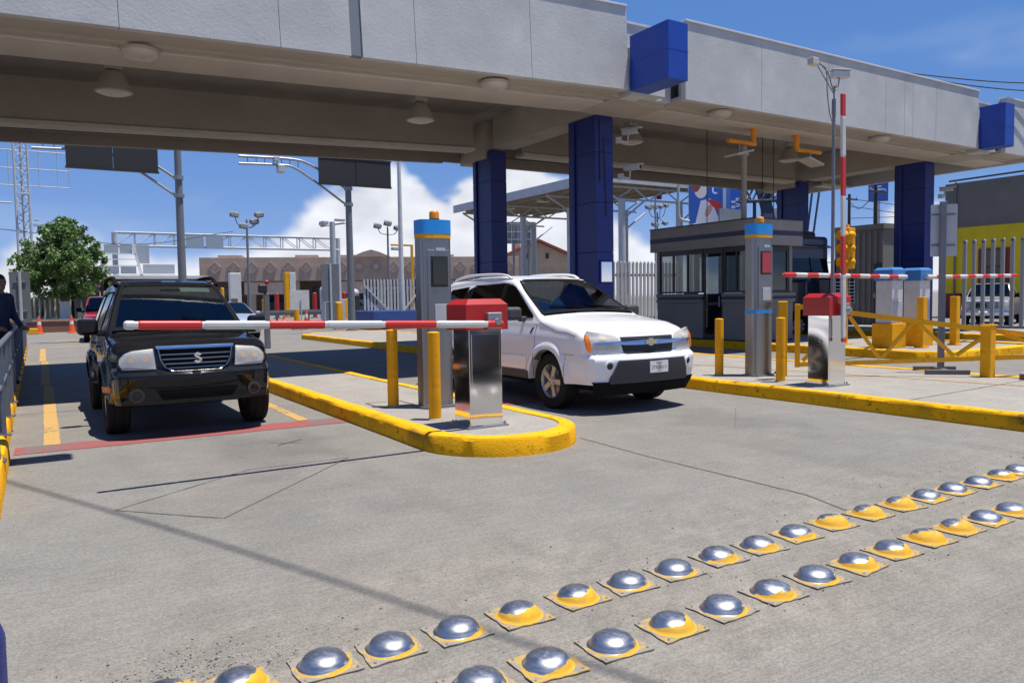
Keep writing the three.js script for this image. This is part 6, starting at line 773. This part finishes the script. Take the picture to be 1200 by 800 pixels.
// ------------------------------------------------------------------ person leaning at the railing
{
  const J = { pelvis: [0, .95, 0], chest: [.0, 1.30, .02], neck: [.0, 1.50, .03], head: [.0, 1.63, .06] };
  const caps = []; const cap = (a, b, ra, rb) => caps.push([a, b, ra, rb]);
  cap([0, .96, 0], [0, 1.16, .0], .15, .145); cap([0, 1.16, 0], [0, 1.34, .015], .145, .16); cap([-.14, 1.40, .01], [.14, 1.40, .01], .085, .085); cap([0, 1.42, .01], [0, 1.54, .04], .07, .058);
  for (const s of [1, -1]) { cap([s * .19, 1.40, 0], [s * .235, 1.12, .02], .068, .052); cap([s * .235, 1.12, .02], [s * .20, .925, .24], .05, .038); cap([s * .10, .92, 0], [s * .11, .50, .02], .10, .072); cap([s * .11, .50, .02], [s * .115, .10, -.02], .066, .045); cap([s * .115, .06, -.04], [s * .13, .04, .17], .045, .035); }
  const sd = (x, y, z, [a, b, ra, rb]) => { const dx = b[0] - a[0], dy = b[1] - a[1], dz = b[2] - a[2], px = x - a[0], py = y - a[1], pz = z - a[2], h = clamp((px * dx + py * dy + pz * dz) / (dx * dx + dy * dy + dz * dz), 0, 1); return Math.hypot(px - dx * h, py - dy * h, pz - dz * h) - lerp(ra, rb, h); };
  const march = (list, c, half, res, k, color) => { const mc = new MarchingCubes(res, M('field', [1, 1, 1], 1), false, false, 200000); for (let iz = 0; iz < res; iz++) for (let iy = 0; iy < res; iy++) for (let ix = 0; ix < res; ix++) { const x = c[0] + half * ((ix - res / 2) / (res / 2)), y = c[1] + half * ((iy - res / 2) / (res / 2)), z = c[2] + half * ((iz - res / 2) / (res / 2)); let d = 9; for (const q of list) { const e = sd(x, y, z, q); if (e - d > .12) continue; const h = clamp(.5 + .5 * (d - e) / k, 0, 1); d = lerp(d, e, h) - k * h * (1 - h); } mc.field[ix + iy * res + iz * res * res] = -d; } mc.isolation = 0; mc.update(); const n = mc.count, p = mc.positionArray.slice(0, n * 3), nn = mc.normalArray.slice(0, n * 3), col = new Float32Array(n * 3); for (let i = 0; i < n; i++) { for (let j = 0; j < 3; j++) p[i * 3 + j] = c[j] + half * p[i * 3 + j]; col.set(color(p[i * 3], p[i * 3 + 1], p[i * 3 + 2]), i * 3); } const g = new THREE.BufferGeometry(); g.setAttribute('position', new THREE.BufferAttribute(p, 3)); g.setAttribute('normal', new THREE.BufferAttribute(nn, 3)); g.setAttribute('color', new THREE.BufferAttribute(col, 3)); return clean(g); };
  const skin = [.24, .13, .085], shirt = [.016, .024, .058], pants = [.022, .024, .03], shoe = [.012, .011, .01];
  const body = march(caps, [0, .9, .05], .95, 128, .05, (x, y, z) => y > 1.47 ? skin : y > .93 ? shirt : y < .09 ? shoe : pants);
  const hd = [[[0, 1.66, .05], [0, 1.69, .03], .095, .10], [[0, 1.57, .085], [0, 1.60, .07], .055, .075], [[0, 1.635, .15], [0, 1.61, .168], .012, .017], [[-.1, 1.64, .04], [-.102, 1.61, .04], .018, .014], [[.1, 1.64, .04], [.102, 1.61, .04], .018, .014], [[0, 1.50, .04], [0, 1.58, .05], .056, .06]];
  const head = march(hd, [0, 1.62, .06], .19, 72, .02, (x, y, z) => (y > 1.70 || (z < .03 && y > 1.60)) ? [.012, .010, .009] : Math.abs(y - 1.65) < .008 && Math.abs(Math.abs(x) - .034) < .014 && z > .12 ? [.02, .015, .012] : Math.abs(y - 1.575) < .005 && Math.abs(x) < .024 && z > .1 ? [.15, .06, .05] : skin);
  const hands = [1, -1].map((s) => { const hl = [], w = [s * .20, 1.0, .24]; hl.push([w, [s * .19, .99, .31], .033, .036]); [[-.028, .07], [-.009, .082], [.010, .076], [.028, .060]].forEach(([dx, l]) => { hl.push([[s * .19 + dx, .995, .325], [s * .19 + dx, .985, .325 + l * .55], .0095, .009]); hl.push([[s * .19 + dx, .985, .325 + l * .55], [s * .19 + dx, .955, .325 + l * .8], .009, .008]); }); hl.push([[s * .19 - s * .032, .985, .27], [s * .19 - s * .062, .975, .315], .012, .010]); hl.push([[s * .19 - s * .062, .975, .315], [s * .19 - s * .058, .958, .345], .010, .009]); return march(hl, [s * .19, .985, .31], .12, 64, .008, () => skin).translate(0, -.075, 0); });
  const t = thing('person', 'person in navy shirt leaning on the railing at the left edge', 'person', [-.52, .165, -14.8], .7); const pm = M('skin and cloth', [1, 1, 1], .8); pm.vertexColors = true; obj('body', [body, head, ...hands], pm, t);
}

scene.updateMatrixWorld(true);
renderer.render(scene, camera);
